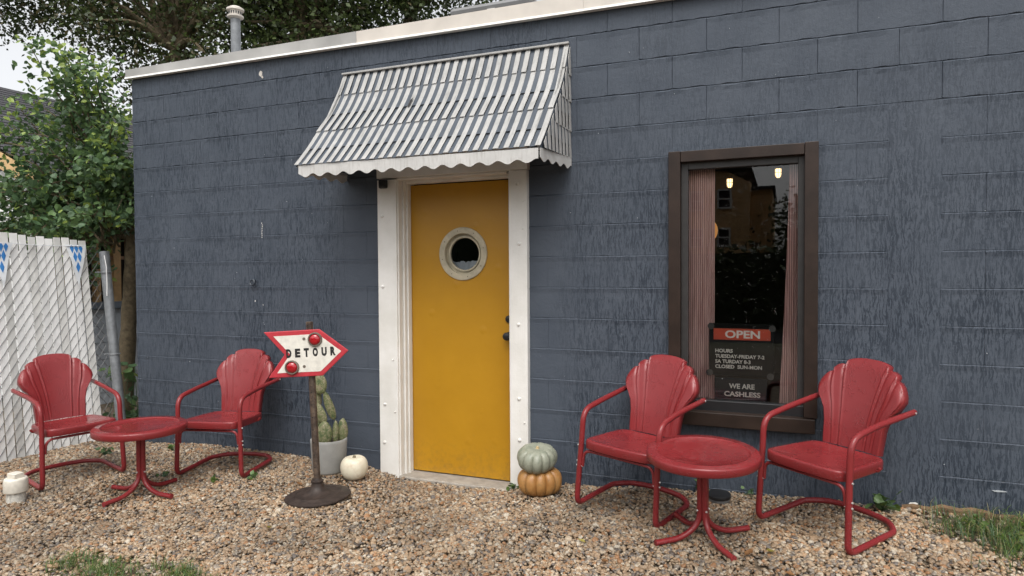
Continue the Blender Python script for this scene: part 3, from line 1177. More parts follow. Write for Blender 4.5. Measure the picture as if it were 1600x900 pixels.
def knob(z, prof, nm):
    b = MB()
    vs, fs = [], []
    n = 20
    cx = -1.786
    for r, y in prof:
        vs += [(cx + r * math.cos(2 * PI * j / n), y, z + r * math.sin(2 * PI * j / n)) for j in range(n)]
    for i in range(len(prof) - 1):
        for j in range(n):
            l = (j + 1) % n
            fs.append((i * n + j, i * n + l, (i + 1) * n + l, (i + 1) * n + j))
    fs.append(tuple(range((len(prof) - 1) * n, len(prof) * n)))
    b.add(vs, fs)
    b.build(nm, M['black'], door, smooth=40)


knob(1.102, [(.027, .108), (.027, .100), (.022, .092), (.012, .090)], "deadbolt")
knob(.985, [(.030, .108), (.030, .102), (.012, .099), (.012, .080), (.024, .072), (.029, .058), (.025, .045), (.010, .040)], "door_knob")

b = MB()
b.box(-2.598, -1.722, -.050, .30, -.30, -.046)
b.build("door_sill", M['concrete'], bld, bevel=.008)

# small black camera on the left board
b = MB()
b.box(-2.728, -2.662, -.080, -.0455, 2.040, 2.106)
cam_dev = b.build("doorway_camera", M['black'], None, bevel=.012)
tag(cam_dev, "small square black camera on the white board beside the awning", "camera")
ring_y([(.022, -.081), (.022, -.084), (.014, -.084), (.014, -.081)], -2.695, 2.073, 24).build("camera_lens", M['bronze'], cam_dev, smooth=30)

# ------------------------------------------------------------------ window
win = bpy.data.objects.new("window", None)
COL.objects.link(win)
win.parent = bld
board(-.664, -.594, -.052, .004, .586, 2.158, "frame_board", win, 'brown', .003)
board(.100, .172, -.052, .004, .586, 2.160, "frame_board", win, 'brown', .003)
board(-.592, .098, -.048, .004, 2.092, 2.157, "frame_board", win, 'brown', .003)
board(-.690, .160, -.075, .004, .500, .583, "window_sill", win, 'brown', .004)
board(-.594, -.553, -.006, .05, .60, 2.096, "inner_frame", win, 'bronze', .003)
board(.066, .106, -.006, .05, .60, 2.096, "inner_frame", win, 'bronze', .003)
board(-.553, .066, -.004, .05, 2.050, 2.096, "inner_frame", win, 'bronze', .003)
board(-.594, .106, -.010, .05, .578, .645, "inner_frame", win, 'black', .003)
b = MB()
b.add([(-.556, .026, .642), (.070, .026, .642), (.070, .026, 2.054), (-.556, .026, 2.054)], [(0, 1, 2, 3)])
b.build("pane", M['glass'], win)


def curtain(xa, xb, z0, z1, label, flare=0.0):
    b = MB()
    n, m = 110, 14
    vs, fs = [], []
    for i in range(m + 1):
        t = i / m
        z = z1 + (z0 - z1) * t
        for j in range(n + 1):
            s = j / n
            wd = (xb - xa)
            x = xa + wd * s - (flare * t ** 1.5 * (1 - s))
            y = .105 + .0028 * math.sin(s * 2 * PI * 13) + .006 * math.sin(s * 9 + t * 2)
            vs.append((x, y, z))
    for i in range(m):
        for j in range(n):
            a = i * (n + 1) + j
            fs.append((a, a + 1, a + n + 2, a + n + 1))
    b.add(vs, fs)
    tag(b.build("curtain", M['curtain'], smooth=80), label, "curtain", "curtains inside the window")


curtain(-.575, -.405, .60, 2.09, "wide pleated pink curtain inside the window, on the door side")
curtain(.020, .10, .60, 2.09, "narrow pleated pink curtain inside the window, beside the right chair", .055)


def pendant(x, y, z, label):
    t = thing("pendant_lamp", label, "lamp", (x, y, z), group="lit lamps inside the window")
    t.scale = (.62, .62, .62)
    b = MB()
    b.lathe([(.010, .10), (.052, .10), (.056, .075), (.050, .06)], 20)
    b.tube([(0, 0, .10), (0, 0, .60)], .006, 8)
    b.build("lamp_cap", M['bronze'], t, smooth=40)
    b = MB()
    b.lathe([(.012, -.075), (.034, -.06), (.043, -.02), (.043, .058)], 20)
    b.build("bulb_glass", M['bulb'], t, smooth=60)
    b = MB()
    for k in range(4):
        a = PI * k / 4
        b.tube([(.049 * math.cos(a) * q, .049 * math.sin(a) * q, zz) for q, zz in ((1, .06), (1, -.03), (.7, -.075), (0, -.09), (-.7, -.075), (-1, -.03), (-1, .06))], .0035, 6)
    b.tube([(.05 * math.cos(2 * PI * j / 16), .05 * math.sin(2 * PI * j / 16), 0) for j in range(16)], .0035, 6, closed=True)
    b.build("wire_cage", M['bronze'], t)


pendant(-.502, 2.6, 2.275, "lit caged pendant lamp seen near the left curtain")
pendant(-.066, 2.6, 2.345, "lit caged pendant lamp at the top right of the window")
t = thing("globe_lamp", "warm round globe lamp half hidden by the left curtain", "lamp", (-.742, 2.6, 1.82))
b = MB()
b.lathe([(.13 * math.sin(PI * i / 12) + .002, -.13 * math.cos(PI * i / 12)) for i in range(13)], 28)
b.build("globe", M['globe'], t, smooth=60)
b = MB()
b.tube([(0, 0, .13), (0, 0, 1.1)], .006, 8)
b.build("cord", M['black'], t)

b = MB()  # pale ragged strip added low behind the porthole glass
vs, fs = [], []
for j in range(25):
    x = -2.29 + .30 * j / 24
    vs += [(x, .20 + .006 * math.sin(j * 1.9), 1.36), (x, .20 + .006 * math.sin(j * 1.9), 1.508 + random.uniform(-.010, .010))]
for j in range(24):
    fs.append((j * 2, j * 2 + 2, j * 2 + 3, j * 2 + 1))
b.add(vs, fs)
tag(b.build("pale_strip", M['stem'], smooth=70), "pale grey strip low behind the round door window", "curtain")

# signs on the inside of the glass
t = thing("opening_hours_sign", "black opening hours sign with an orange red OPEN panel", "sign", (-.432, .028, .795))


def lettering(body, x, z, w, h, parent, mat, y=-.0008, bold=0.012):
    me = textmesh(body, w, h, bold=bold)
    for v in me.vertices:
        v.co = (v.co.x, 0, v.co.y)
    me.materials.append(M[mat])
    return put("lettering", me, parent, loc=(x, y, z))


b = MB()
b.box(0, .372, .004, .014, 0, .318)
b.build("board", M['panel'], t, bevel=.004)
b = MB()
b.box(.027, .352, .0015, .006, .218, .287)
op = b.build("open_panel", M['openred'], t, bevel=.0014)
lettering("OPEN", .094, .229, .200, .048, op, 'letters', .0004, 0.03)
for body, zz, w in (("HOURS", .140, .102), ("TUESDAY-FRIDAY 7-2", .107, .282), ("SA TURDAY 8-3", .0755, .204), ("CLOSED  SUN-MON", .044, .268)):
    lettering(body, .037, zz, w, .0225, t, 'letters', .003, 0.035)
for x, z in ((.012, .30), (.362, .292), (.004, .016), (.352, .006)):
    b = MB()
    n = 20
    vs, fs = [], []
    prof = [(.020, .0005), (.019, .003), (.011, .005), (.007, .008)]
    for r, y in prof:
        vs += [(x + r * math.cos(2 * PI * j / n), y, z + r * math.sin(2 * PI * j / n)) for j in range(n)]
    for i in range(3):
        for j in range(n):
            l = (j + 1) % n
            fs.append((i * n + j, (i + 1) * n + j, (i + 1) * n + l, i * n + l))
    fs.append(tuple(reversed(range(n))))
    b.add(vs, fs)
    b.build("suction_cup", M['cup'], t, smooth=40)
t = thing("cashless_sign", "dark sign reading WE ARE CASHLESS low in the window", "sign", (-.398, .030, .648))
b = MB()
b.box(0, .30, .004, .012, 0, .135)
b.build("board", M['bluepanel'], t, bevel=.003)
lettering("WE ARE", .083, .070, .147, .031, t, 'letters', .003, 0.03)
lettering("CASHLESS", .055, .022, .208, .031, t, 'letters', .003, 0.03)

# ------------------------------------------------------------------ awning over the door
aw = thing("door_awning", "slatted metal awning striped white and grey with scalloped valance over the door", "awning")
AX0, AX1 = -3.068, -1.309
PROF = [(0.0, 2.905), (-.08, 2.737), (-.187, 2.574), (-.32, 2.425), (-.435, 2.285), (-.56, 2.152)]


def prof(t):
    """t in 0..5 -> y, z and outward normal in the yz plane"""
    t = min(max(t, 0), 5)
    P = smoothline([(0, y, z) for y, z in PROF], 10)
    i = min(int(t * 10), len(P) - 2)
    f = t * 10 - i
    p = P[i].lerp(P[i + 1], f)
    d = (P[i + 1] - P[i]).normalized()
    return p.y, p.z, d.z, -d.y   # tangent (y,z) = (d.y,d.z); outward normal = (d.z,-d.y)


def slat_mesh(w, t0, t1, lift0, lift1, th, mat):
    """strip of width w following the hood from t0 (top) to t1; lifts off the surface towards its lower end"""
    n = max(3, int((t1 - t0) * 3))
    vs, fs = [], []
    for i in range(n + 1):
        t = t0 + (t1 - t0) * i / n
        y, z, ny, nz = prof(t)
        l = lift0 + (lift1 - lift0) * i / n
        for dx, o in ((0, l), (.0035, l + th), (w - .0035, l + th), (w, l)):
            vs.append((dx, y + ny * o, z + nz * o))
    for i in range(n):
        for j in range(3):
            a = i * 4 + j
            fs.append((a, a + 4, a + 5, a + 1))
        a = i * 4
        fs.append((a + 3, a + 7, a + 4, a))
    fs.append((0, 1, 2, 3))
    k = n * 4
    fs.append((k + 3, k + 2, k + 1, k))
    b = MB()
    b.add(vs, fs)
    return b.mesh("slat", mat)


NP = 26
pitch = (AX1 - AX0) / (NP + .5)
wmesh = [slat_mesh(pitch * .53, a, b_, .003, .0125, .0026, M['slatw']) for a, b_ in ((0, 1.04), (1, 3.04), (3, 5.03))]
gmesh = [slat_mesh(pitch * .54, a, b_, -.003, .0075, .002, M['slatg']) for a, b_ in ((0, 2.05), (2, 4.05), (4, 5.0))]
for k in range(NP + 1):
    for me in wmesh:
        put("slat", me, aw, loc=(AX0 + pitch * k, random.uniform(-.0008, .0008), random.uniform(-.0008, .0008)))
    if k < NP:
        for me in gmesh:
            put("slat", me, aw, loc=(AX0 + pitch * k + pitch * .49, 0, 0))
# one slat end torn open, showing bare dark metal
b = MB()
y_, z_, ny_, nz_ = prof(1.75)
y2_, z2_, ny2_, nz2_ = prof(2.15)
xx = AX0 + pitch * 10
b.add([(xx + .004, y_ + ny_ * 0.0125, z_ + nz_ * 0.0125), (xx + .03, y_ + ny_ * 0.0125, z_ + .018 + nz_ * 0.0125), (xx + .026, y2_ + ny2_ * 0.0150, z2_ + nz2_ * 0.0150), (xx + .002, y2_ + ny2_ * 0.0150, z2_ - .01 + nz2_ * 0.0150)], [(0, 3, 2, 1)])
b.build("scar", M['bronze'], aw)
# top flashing
b = MB()
b.box(AX0 - .004, AX1 + .004, -.024, -.001, 2.908, 2.922)
b.build("top_flashing", M['slatw'], aw, bevel=.003)


def profz_at_y(y):
    P = smoothline([(0, a, c) for a, c in PROF], 10)
    for p, q in zip(P[:-1], P[1:]):
        if q.y <= y <= p.y:
            f = (p.y - y) / max(p.y - q.y, 1e-6)
            return p.z + (q.z - p.z) * f
    return P[-1].z


def side(xs, sgn):
    NS = 8
    pt = .55 / NS
    for k in range(NS):
        for part, (ya, yb, off, mat) in enumerate(((-.004 - k * pt, -.004 - k * pt - pt * .55, .006, 'slatw'), (-.004 - k * pt - pt * .52, -.004 - (k + 1) * pt - pt * .02, 0.0, 'slatg'))):
            za, zb = profz_at_y(ya) - .004, profz_at_y(yb) - .004
            bot = 2.172 + (2.150 - 2.172) * (-ya / .55)
            if min(za, zb) < bot + .01:
                continue
            cuts = [c for c in ((2.70, 2.53, 2.34) if part == 0 else (2.62, 2.44, 2.25)) if bot + .04 < c < min(za, zb) - .03]
            zs = [None] + cuts + [bot]
            for i in range(len(zs) - 1):
                t0 = (za, zb) if zs[i] is None else (zs[i] + .012, zs[i] + .012)
                t1 = zs[i + 1]
                b = MB()
                o0, o1 = (off + .001) * sgn, (off + .008) * sgn
                th = .003 * sgn
                vs = [(xs + o0, ya, t0[0]), (xs + o0, yb, t0[1]), (xs + o1, yb, t1), (xs + o1, ya, t1)]
                vs += [(x + th, y, z) for x, y, z in vs]
                b.add(vs, [(0, 1, 2, 3), (7, 6, 5, 4), (0, 4, 5, 1), (1, 5, 6, 2), (2, 6, 7, 3), (3, 7, 4, 0)])
                b.build("side_slat", M[mat], aw)


side(AX1, 1)
for xs_ in (AX1 - .006, AX0 + .004):      # sheet behind the side slats
    b = MB()
    P_ = [(y_, z_ - .006) for y_, z_ in ((p.y, p.z) for p in smoothline([(0, a, c) for a, c in PROF], 4))]
    P_ = [(-.004, 2.172)] + P_ + [(-.556, 2.150)]
    n_ = len(P_)
    b.add([(xs_, y_, z_) for y_, z_ in P_] + [(xs_ + .002, y_, z_) for y_, z_ in P_],
          [tuple(range(n_)), tuple(reversed(range(n_, 2 * n_)))] + [(i, (i + 1) % n_, (i + 1) % n_ + n_, i + n_) for i in range(n_)])
    b.build("side_panel", M['slatg'], aw)
side(AX0, -1)


def valance():
    def strip(p0, p1, zt0, zt1, nsc, depth, nm):
        b = MB()
        m = nsc * 14
        d = Vector((p1[0] - p0[0], p1[1] - p0[1], 0))
        nrm = Vector((d.y, -d.x, 0)).normalized() * .0035
        vs, fs = [], []
        for i in range(m + 1):
            t = i / m
            x, y = p0[0] + d.x * t, p0[1] + d.y * t
            zt = zt0 + (zt1 - zt0) * t
            ph = t * nsc * 2 * PI
            zb = zt - depth - .0115 * math.sin(ph - 1.2)
            ripple = .0025 * math.sin(ph * .5)
            for q in (0, 1):
                ox, oy = nrm.x * q, nrm.y * q + (ripple if abs(d.x) > abs(d.y) else 0)
                vs += [(x + ox, y + oy, zt), (x + ox, y + oy, zb)]
        for i in range(m):
            a = i * 4
            fs += [(a, a + 4, a + 5, a + 1), (a + 2, a + 3, a + 7, a + 6), (a, a + 2, a + 6, a + 4), (a + 1, a + 5, a + 7, a + 3)]
        fs += [(0, 1, 3, 2), (m * 4, m * 4 + 2, m * 4 + 3, m * 4 + 1)]
        b.add(vs, fs)
        b.build(nm, M['valance'], aw, smooth=40)
    strip((AX0 + .034, -.558), (-2.06, -.560), 2.160, 2.152, 8, .072, "valance")
    strip((-2.06, -.5625), (AX1 - .012, -.5625), 2.152, 2.147, 6, .072, "valance")
    strip((AX1 - .006, -.556), (AX1 + .012, -.004), 2.150, 2.176, 4, .066, "valance")
    strip((AX0 + .02, -.004), (AX0 + .03, -.556), 2.176, 2.158, 4, .066, "valance")


valance()
# frame rails under the hood
b = MB()
for x in (AX0 + .02, AX1 - .02):
    b.tube([(x, -.01, 2.885), (x, -.31, 2.41), (x, -.545, 2.155)], .009, 6)
    b.tube([(x, -.01, 2.16), (x, -.545, 2.15)], .009, 6)
b.tube([(AX0 + .02, -.545, 2.152), (AX1 - .02, -.545, 2.146)], .010, 6)
b.tube([(AX0 + .02, -.30, 2.40), (AX1 - .02, -.30, 2.40)], .009, 6)
b.build("frame", M['slatw'], aw)

# ------------------------------------------------------------------ on the roof
t = thing("roof_vent_pipe", "galvanised vent pipe with slotted cap above the roof edge", "vent pipe", (-4.885, .8, 3.10))
b = MB()
b.lathe([(.046, 0), (.044, .80)], 24)
b.build("pipe", M['galv'], t, smooth=40)
b = MB()
b.lathe([(.048, .765), (.074, .778), (.076, .792), (.060, .798), (.060, .835), (.080, .842), (.079, .860), (.045, .880), (.01, .885)], 24)
cp = b.build("vent_cap", M['fascia2'], t, smooth=35)
b = MB()
for k in range(18):
    a = 2 * PI * k / 18
    m_ = Matrix.Rotation(a, 4, 'Z')
    b.box(.0602, .0622, -.005, .005, .803, .828, mat=m_)
b.build("slots", M['black'], cp)
t = thing("roof_skylight", "pale grey skylight lid on the flat roof above the awning", "skylight", (-2.03, .62, 3.17))
b = MB()
b.box(-.32, .32, -.24, .24, 0, .185)
b.build("curb", M['bronze'], t)
b = MB()
b.box(-.34, .34, -.26, .26, .20, .262)
b.build("lid", M['lid'], t, bevel=.05)
b = MB()
b.box(-.02, .04, -.262, -.242, .14, .205)
b.build("hinge_plate", M['lip'], t)

# ------------------------------------------------------------------ lawn chairs
TR = .0155


def build_chair(label):
    t = thing("lawn_chair", label, "chair", group="red metal lawn chairs")
    red = M['red']
    # continuous tube: arm, front leg, runner, back bow, and up the other side
    half = [(.249, .552, .592), (.243, .40, .5845), (.236, .225, .574), (.236, .030, .552), (.236, .020, .40), (.246, -.004, .014), (.246, .392, .014)]
    r = [0, .1, .05, .13, .02, .055, .06]
    pts = fillet(half, r, 7)
    bow = smoothline([(.246, .392, .014), (.16, .485, .014), (.0, .515, .014), (-.16, .485, .014), (-.246, .392, .014)], 6)
    full = list(pts[:-1]) + [Vector((.246, .375, .014))] + bow[1:-1] + [Vector((-.246, .375, .014))] + [Vector((-p.x, p.y, p.z)) for p in reversed(pts[:-1])]
    b = MB()
    b.tube(full, TR, 12)
    b.build("tube_frame", red, t, smooth=50)
    # brace under the seat
    b = MB()
    b.tube(fillet([(.222, .014, .235), (.214, .014, .330), (-.214, .014, .330), (-.222, .014, .235)], .055, 7), .0085, 8)
    b.tube(fillet([(.222, .30, .352), (.214, .30, .335), (-.214, .30, .335), (-.222, .30, .352)], .03, 4), .008, 8)
    b.build("brace", red, t, smooth=50)
    # seat pan
    b = MB()
    out = []
    N = 64
    W0, W1, Y0, Y1 = .221, .201, -.004, .410
    for j in range(N):
        a = 2 * PI * j / N
        c, s = math.cos(a), math.sin(a)
        e = 0.26
        u = math.copysign(abs(c) ** e, c)
        v = math.copysign(abs(s) ** e, s)
        yy = (Y0 + Y1) / 2 + v * (Y1 - Y0) / 2
        ww = W0 + (W1 - W0) * (yy - Y0) / (Y1 - Y0)
        if v < 0:
            yy -= .016 * (1 - u * u) * min(1, -v)
        out.append((u * ww, yy))
    cx, cy = 0, .2

    def zsurf(x, y, q):
        z = .397 + (.372 - .397) * (y / .40)
        return z - .016 * (1 - q ** 2.5) + .004 * math.exp(-((q - .9) / .05) ** 2)
    rings = [.12, .3, .5, .68, .8, .88, .93, .965]
    vs, fs = [(cx, cy, zsurf(cx, cy, 0))], []
    for q in rings:
        vs += [(cx + (x - cx) * q, cy + (y - cy) * q, zsurf(cx + (x - cx) * q, cy + (y - cy) * q, q)) for x, y in out]
    for q, dz in ((.985, -.0025), (.997, -.009), (1.0, -.017), (1.0, -.048), (.993, -.051), (.985, -.046)):
        vs += [(cx + (x - cx) * q, cy + (y - cy) * q, zsurf(x, y, 1) + dz) for x, y in out]
    nr = len(rings) + 6
    for j in range(N):
        fs.append((0, 1 + j, 1 + (j + 1) % N))
    for i in range(nr - 1):
        for j in range(N):
            a, c = 1 + i * N + j, 1 + i * N + (j + 1) % N
            fs.append((a, a + N, c + N, c))
    b.add(vs, fs)
    b.build("seat", red, t, smooth=60)
    # shell back
    def ztop(u):
        au = abs(u)
        if au < .46:
            return .782 + .032 * math.sqrt(max(0, 1 - (au / .50) ** 2.2))
        if au < .73:
            s = (au - .57) / .17
            return .748 + .026 * math.sqrt(max(0, 1 - s * s * .95)) - .05 * max(0, au - .57)
        s = (au - .76) / .24
        return .600 + .132 * (max(0, 1 - abs(min(max(s, 0), 1)) ** 2.0)) ** .5

    WID = [(0, .145), (.3, .153), (.44, .166), (.52, .184), (.58, .208), (.65, .228), (.74, .237), (1, .238)]

    def lin(tab, h):
        for (a, wa), (c, wc) in zip(tab[:-1], tab[1:]):
            if h <= c:
                f = (h - a) / (c - a)
                return wa + (wc - wa) * f
        return tab[-1][1]

    def wid(h, u):
        ws = .143 + .095 * (h ** 1.7 if h > 0 else 0)
        k = abs(u) ** 5
        return ws * (1 - k) + lin(WID, h) * k
    zb = .372
    nu, nv = 120, 30
    vs, fs = [], []

    def back_pt(u, z, push=0.0, xs=1.0):
        h = (z - zb) / (.78 - zb)
        x = u * wid(min(max(h, 0), 1), u) * xs
        hh = (z - zb) / .44
        y = .416 + .150 * hh - .012 * math.sin(min(max(hh, 0), 1) * PI) - .034 * u * u * min(1, .35 + hh)
        tt = (z - zb) / max(ztop(u) - zb, .01)
        y += .014 * max(0, (tt - .86) / .14) ** 2
        for c in (.46, .73):
            y -= .0062 * math.exp(-((abs(u) - c) / .020) ** 2) * min(1, hh * 4 + .1) - .0050 * math.exp(-((abs(u) - c - .045) / .028) ** 2)
        return (x, y + push, z)
    for i in range(nv + 1):
        v = i / nv
        for j in range(nu + 1):
            u = -1 + 2 * j / nu
            zt = ztop(u)
            vs.append(back_pt(u, zb + (zt - zb) * (v ** .92)))
    W = nu + 1
    for i in range(nv):
        for j in range(nu):
            a = i * W + j
            fs.append((a, a + 1, a + W + 1, a + W))
    b = MB()
    b.add(vs, fs)
    # rolled rim round sides and top
    loop = [(i, 0) for i in range(nv + 1)] + [(nv, j) for j in range(1, nu + 1)] + [(i, nu) for i in range(nv - 1, -1, -1)]
    base = [Vector(vs[i * W + j]) for i, j in loop]
    k = len(base)
    rim_rows = [base]
    for (outw, backw) in ((.0045, .002), (.0080, .009), (.0080, .046), (.003, .050)):
        row = []
        for q in range(k):
            a, c = base[max(q - 2, 0)], base[min(q + 2, k - 1)]
            tg = (c - a)
            nrm = Vector((-tg.z, 0, tg.x))
            if nrm.length > 1e-9:
                nrm.normalize()
            row.append(base[q] + nrm * outw + Vector((0, backw, -backw * .25)))
        rim_rows.append(row)
    vs2 = [tuple(p) for row in rim_rows for p in row]
    fs2 = []
    for i in range(len(rim_rows) - 1):
        for q in range(k - 1):
            a = i * k + q
            fs2.append((a, a + 1, a + k + 1, a + k))
    b.add(vs2, fs2)
    # back of the shell
    b.add([(x, y + .006, z) for x, y, z in vs], [tuple(reversed(f)) for f in fs])
    b.build("shell_back", red, t, smooth=75)
    # bolts
    b = MB()
    for s in (-1, 1):
        for (x, y, z) in ((.247, .540, .592), (.2385, .016, .352), (.240, .012, .262), (.241, .010, .236)):
            b.tube([(s * (x + TR - .002), y, z), (s * (x + TR + .004), y, z)], .005, 8)
            if z < .3:
                b.tube([(s * (x - TR - .006), y, z), (s * (x - TR + .002), y, z)], .0045, 8)
    b.build("bolts", M['zinc'], t, smooth=40)
    return t


chair0 = build_chair("red shell-back metal chair close to the window, on the right of the right table")
CH = [
    (.074, -.646, .104, -.622, -.040, .055, None),
    (-.86, -.648, .080, -.300, -.055, .036, "red shell-back metal chair between the stacked pumpkins and the right table"),
    (-3.713, -.721, .006, .228, .005, .030, "red shell-back metal chair behind the detour sign"),
    (-4.388, -1.135, .022, 1.274, .010, .018, "red shell-back metal chair backed against the white slatted fence"),
]
for i, (x, y, z, th, ro, pi_, lab) in enumerate(CH):
    o = chair0 if i == 0 else copy_tree(chair0)
    if lab:
        o["label"] = lab
    m = Matrix.Rotation(th, 4, 'Z') @ Matrix.Rotation(pi_, 4, 'X') @ Matrix.Rotation(-ro, 4, 'Y')
    o.location = (x, y, z + .006)
    o.rotation_euler = m.to_euler()

# ------------------------------------------------------------------ side tables


def build_table(label):
    t = thing("side_table", label, "table", group="round red metal side tables")
    R, H = .276, .452
    b = MB()
    b.lathe([(.001, H - .030), (R - .018, H - .034), (R - .014, H - .043), (R - .004, H - .044), (R, H - .040), (R, H - .011), (R - .0025, H - .004), (R - .009, H), (R - .042, H - .0004),
             (R - .046, H + .0016), (R - .050, H + .0012), (R - .053, H - .003), (R - .057, H - .0055), (.12, H - .006), (.001, H - .0065)], 80)
    b.build("table_top", M['red'], t, smooth=50)
    for k in range(4):
        a = PI / 4 * 0 + PI / 2 * k
        c, s = math.cos(a), math.sin(a)
        pr = fillet([(.0165, 0, H - .03), (.0165, 0, .085), (.115, 0, .020), (.262, 0, .0165)], [0, .09, .09, 0], 8)
        b = MB()
        b.tube([(p.x * c, p.x * s, p.z) for p in pr], .0145, 12)
        # welded foot collar
        b.tube([(.256 * c, .256 * s, .0165), (.264 * c, .264 * s, .0165)], .0158, 12)
        lg = b.build("leg", M['red'], t, smooth=50)
        b = MB()
        for z in (H - .055, .150):
            b.tube([(.029 * c, .029 * s, z), (.036 * c, .036 * s, z)], .0055, 8)
        b.build("bolt", M['zinc'], lg, smooth=40)
    return t


tab = build_table("round red metal side table between the two chairs under the window")
tab.location = (-.380, -.765, .087)
tab.rotation_euler = (.045, -.03, math.radians(38))
tab2 = copy_tree(tab)
tab2["label"] = "round red metal side table between the fence chair and the chair by the sign"
tab2.location = (-3.862, -1.130, .008)
tab2.rotation_euler = (.0, .0, 0.0)

# ------------------------------------------------------------------ detour sign on its stand
sg = thing("detour_sign", "red and white wooden DETOUR arrow sign on a rusty pole stand", "sign", (-2.763, -.749, -.002))
_th = math.atan2(.377, .926)
sg.rotation_euler = (Matrix.Rotation(_th, 4, 'Z') @ Matrix.Rotation(-.036, 4, 'Y')).to_euler()
b = MB()
b.lathe([(.20, .004), (.206, .010), (.205, .018), (.190, .024), (.150, .028), (.144, .033), (.138, .033), (.130, .030), (.085, .038), (.060, .052), (.044, .066), (.038, .085), (.036, .100), (.040, .104), (.040, .112), (.030, .116), (.026, .13)], 48)
b.build("base", M['rustdark'], sg, smooth=40)
b = MB()
b.tube([(0, 0, .10), (0, 0, .6), (0, 0, 1.128)], .0215, 14)
pole = b.build("pole", M['rust'], sg, smooth=50)
b = MB()
for z in (.2, .28, .36, .44, .52, .60, .68, 1.105):
    b.tube([(-.004, -.0205, z), (-.004, -.0222, z)], .0045, 8)
b.build("holes", M['ink'], pole)
bd = bpy.data.objects.new("arrow_board", None)
OUT = [(-.285, 1.064 + .148 - .148), (.066, 1.082), (.248, .946), (.085, .788), (-.258, .774), (-.155, .922)]
# into the leaning stand's own frame
def unlean(s, z):
    z = z + .002
    return (s * math.cos(-.036) - z * math.sin(-.036) * -1 * -1, z * math.cos(.036) - s * math.sin(.036))


def loc2(s, z):
    c, q = math.cos(.036), math.sin(.036)
    s0 = s + .028 * 0
    return (c * s0 + q * z, -q * s0 + c * z)


# s is measured from the pole axis at the board's height (z about .93), the axis leans left by .036*z
OUTL = [loc2(s - .036 * .93, z) for s, z in OUT]


def inset(poly, d):
    n = len(poly)
    res = []
    ar = sum(poly[i][0] * poly[(i + 1) % n][1] - poly[(i + 1) % n][0] * poly[i][1] for i in range(n))
    sg_ = 1 if ar > 0 else -1
    for i in range(n):
        p0, p1, p2 = Vector(poly[i - 1]), Vector(poly[i]), Vector(poly[(i + 1) % n])
        e1, e2 = (p1 - p0).normalized(), (p2 - p1).normalized()
        n1, n2 = Vector((-e1.y, e1.x)) * sg_, Vector((-e2.y, e2.x)) * sg_
        bis = (n1 + n2)
        bis = bis / max(bis.length_squared, 1e-6) * 2
        res.append(tuple(p1 + bis * d))
    return res


poly = list(reversed(OUTL))
fn = lambda a, c, d: (a, -.0235 - d, c)
b = MB()
b.prism(poly, fn, .016, 0)
bd = b.build("arrow_board", M['signred'], sg, bevel=.004)
b = MB()
ins = inset(poly, .029)
b.prism(ins, fn, .0172, .012)
b.build("white_panel", M['signwhite'], bd)
me = textmesh("DETOUR", 1, 1, bold=.016)
# letters spaced apart one by one along the board
ang = .018
ox, oz = loc2(-.142 - .0335, .9005)
lw, lh, gap = .0335, .056, .0222
bl = MB()
for i, ch in enumerate("DETOUR"):
    m1 = textmesh(ch, lw if ch != 'T' else lw * .98, lh, bold=.065)
    off = len(bl.v)
    for v in m1.vertices:
        x = ox + i * (lw + gap) + v.co.x
        z = oz + v.co.y + math.sin(ang) * (i * (lw + gap) + v.co.x)
        bl.v.append((x, -.0412, z))
    for p in m1.polygons:
        bl.f.append(tuple(i_ + off for i_ in p.vertices))
        bl.mi.append(0)
bl.build("lettering", M['ink'], bd)


def reflector(s, z):
    cx, cz = loc2(s - .0335, z)
    rim = ring_y([(.046, -.038), (.046, -.046), (.042, -.054), (.037, -.054), (.034, -.048), (.034, -.038)], cx, cz, 36).build("reflector", M['lensrim'], bd, smooth=40)
    b = MB()
    n = 36
    vs, fs = [], []
    P = [(.0345, -.046), (.030, -.054), (.020, -.059), (.008, -.061), (.001, -.0612)]
    for r, y in P:
        vs += [(cx + r * math.cos(2 * PI * j / n), y, cz + r * math.sin(2 * PI * j / n)) for j in range(n)]
    for i in range(len(P) - 1):
        for j in range(n):
            l = (j + 1) % n
            fs.append((i * n + j, i * n + l, (i + 1) * n + l, (i + 1) * n + j))
    b.add(vs, fs)
    b.build("lens", M['lens'], rim, smooth=60)


reflector(.040, 1.018)
reflector(-.107, .842)
b = MB()
for s, z in ((-.03, 1.022), (-.03, .848)):
    cx, cz = loc2(s - .0335, z)
    b.tube([(cx, -.0385, cz), (cx, -.0425, cz)], .0095, 10)
b.build("mounting_bolts", M['lensrim'], bd, smooth=40)

# ------------------------------------------------------------------ planter and prickly pear
pt = thing("round_planter", "grey round planter by the wall behind the sign pole", "planter", (-3.03, -.285, .008))
b = MB()
b.lathe([(.090, 0), (.108, .004), (.117, .018), (.128, .215), (.129, .236), (.126, .240), (.119, .240), (.116, .234), (.112, .205)], 48)
b.build("pot", M['pot'], pt, smooth=45)
b = MB()
b.lathe([(.113, .200), (.114, .212), (.05, .216), (.001, .217)], 32)
b.build("soil", M['soil'], pt, smooth=50)
cc = thing("prickly_pear_cactus", "mottled prickly pear cactus with stacked pads growing in the planter", "cactus", (-3.03, -.285, .215))


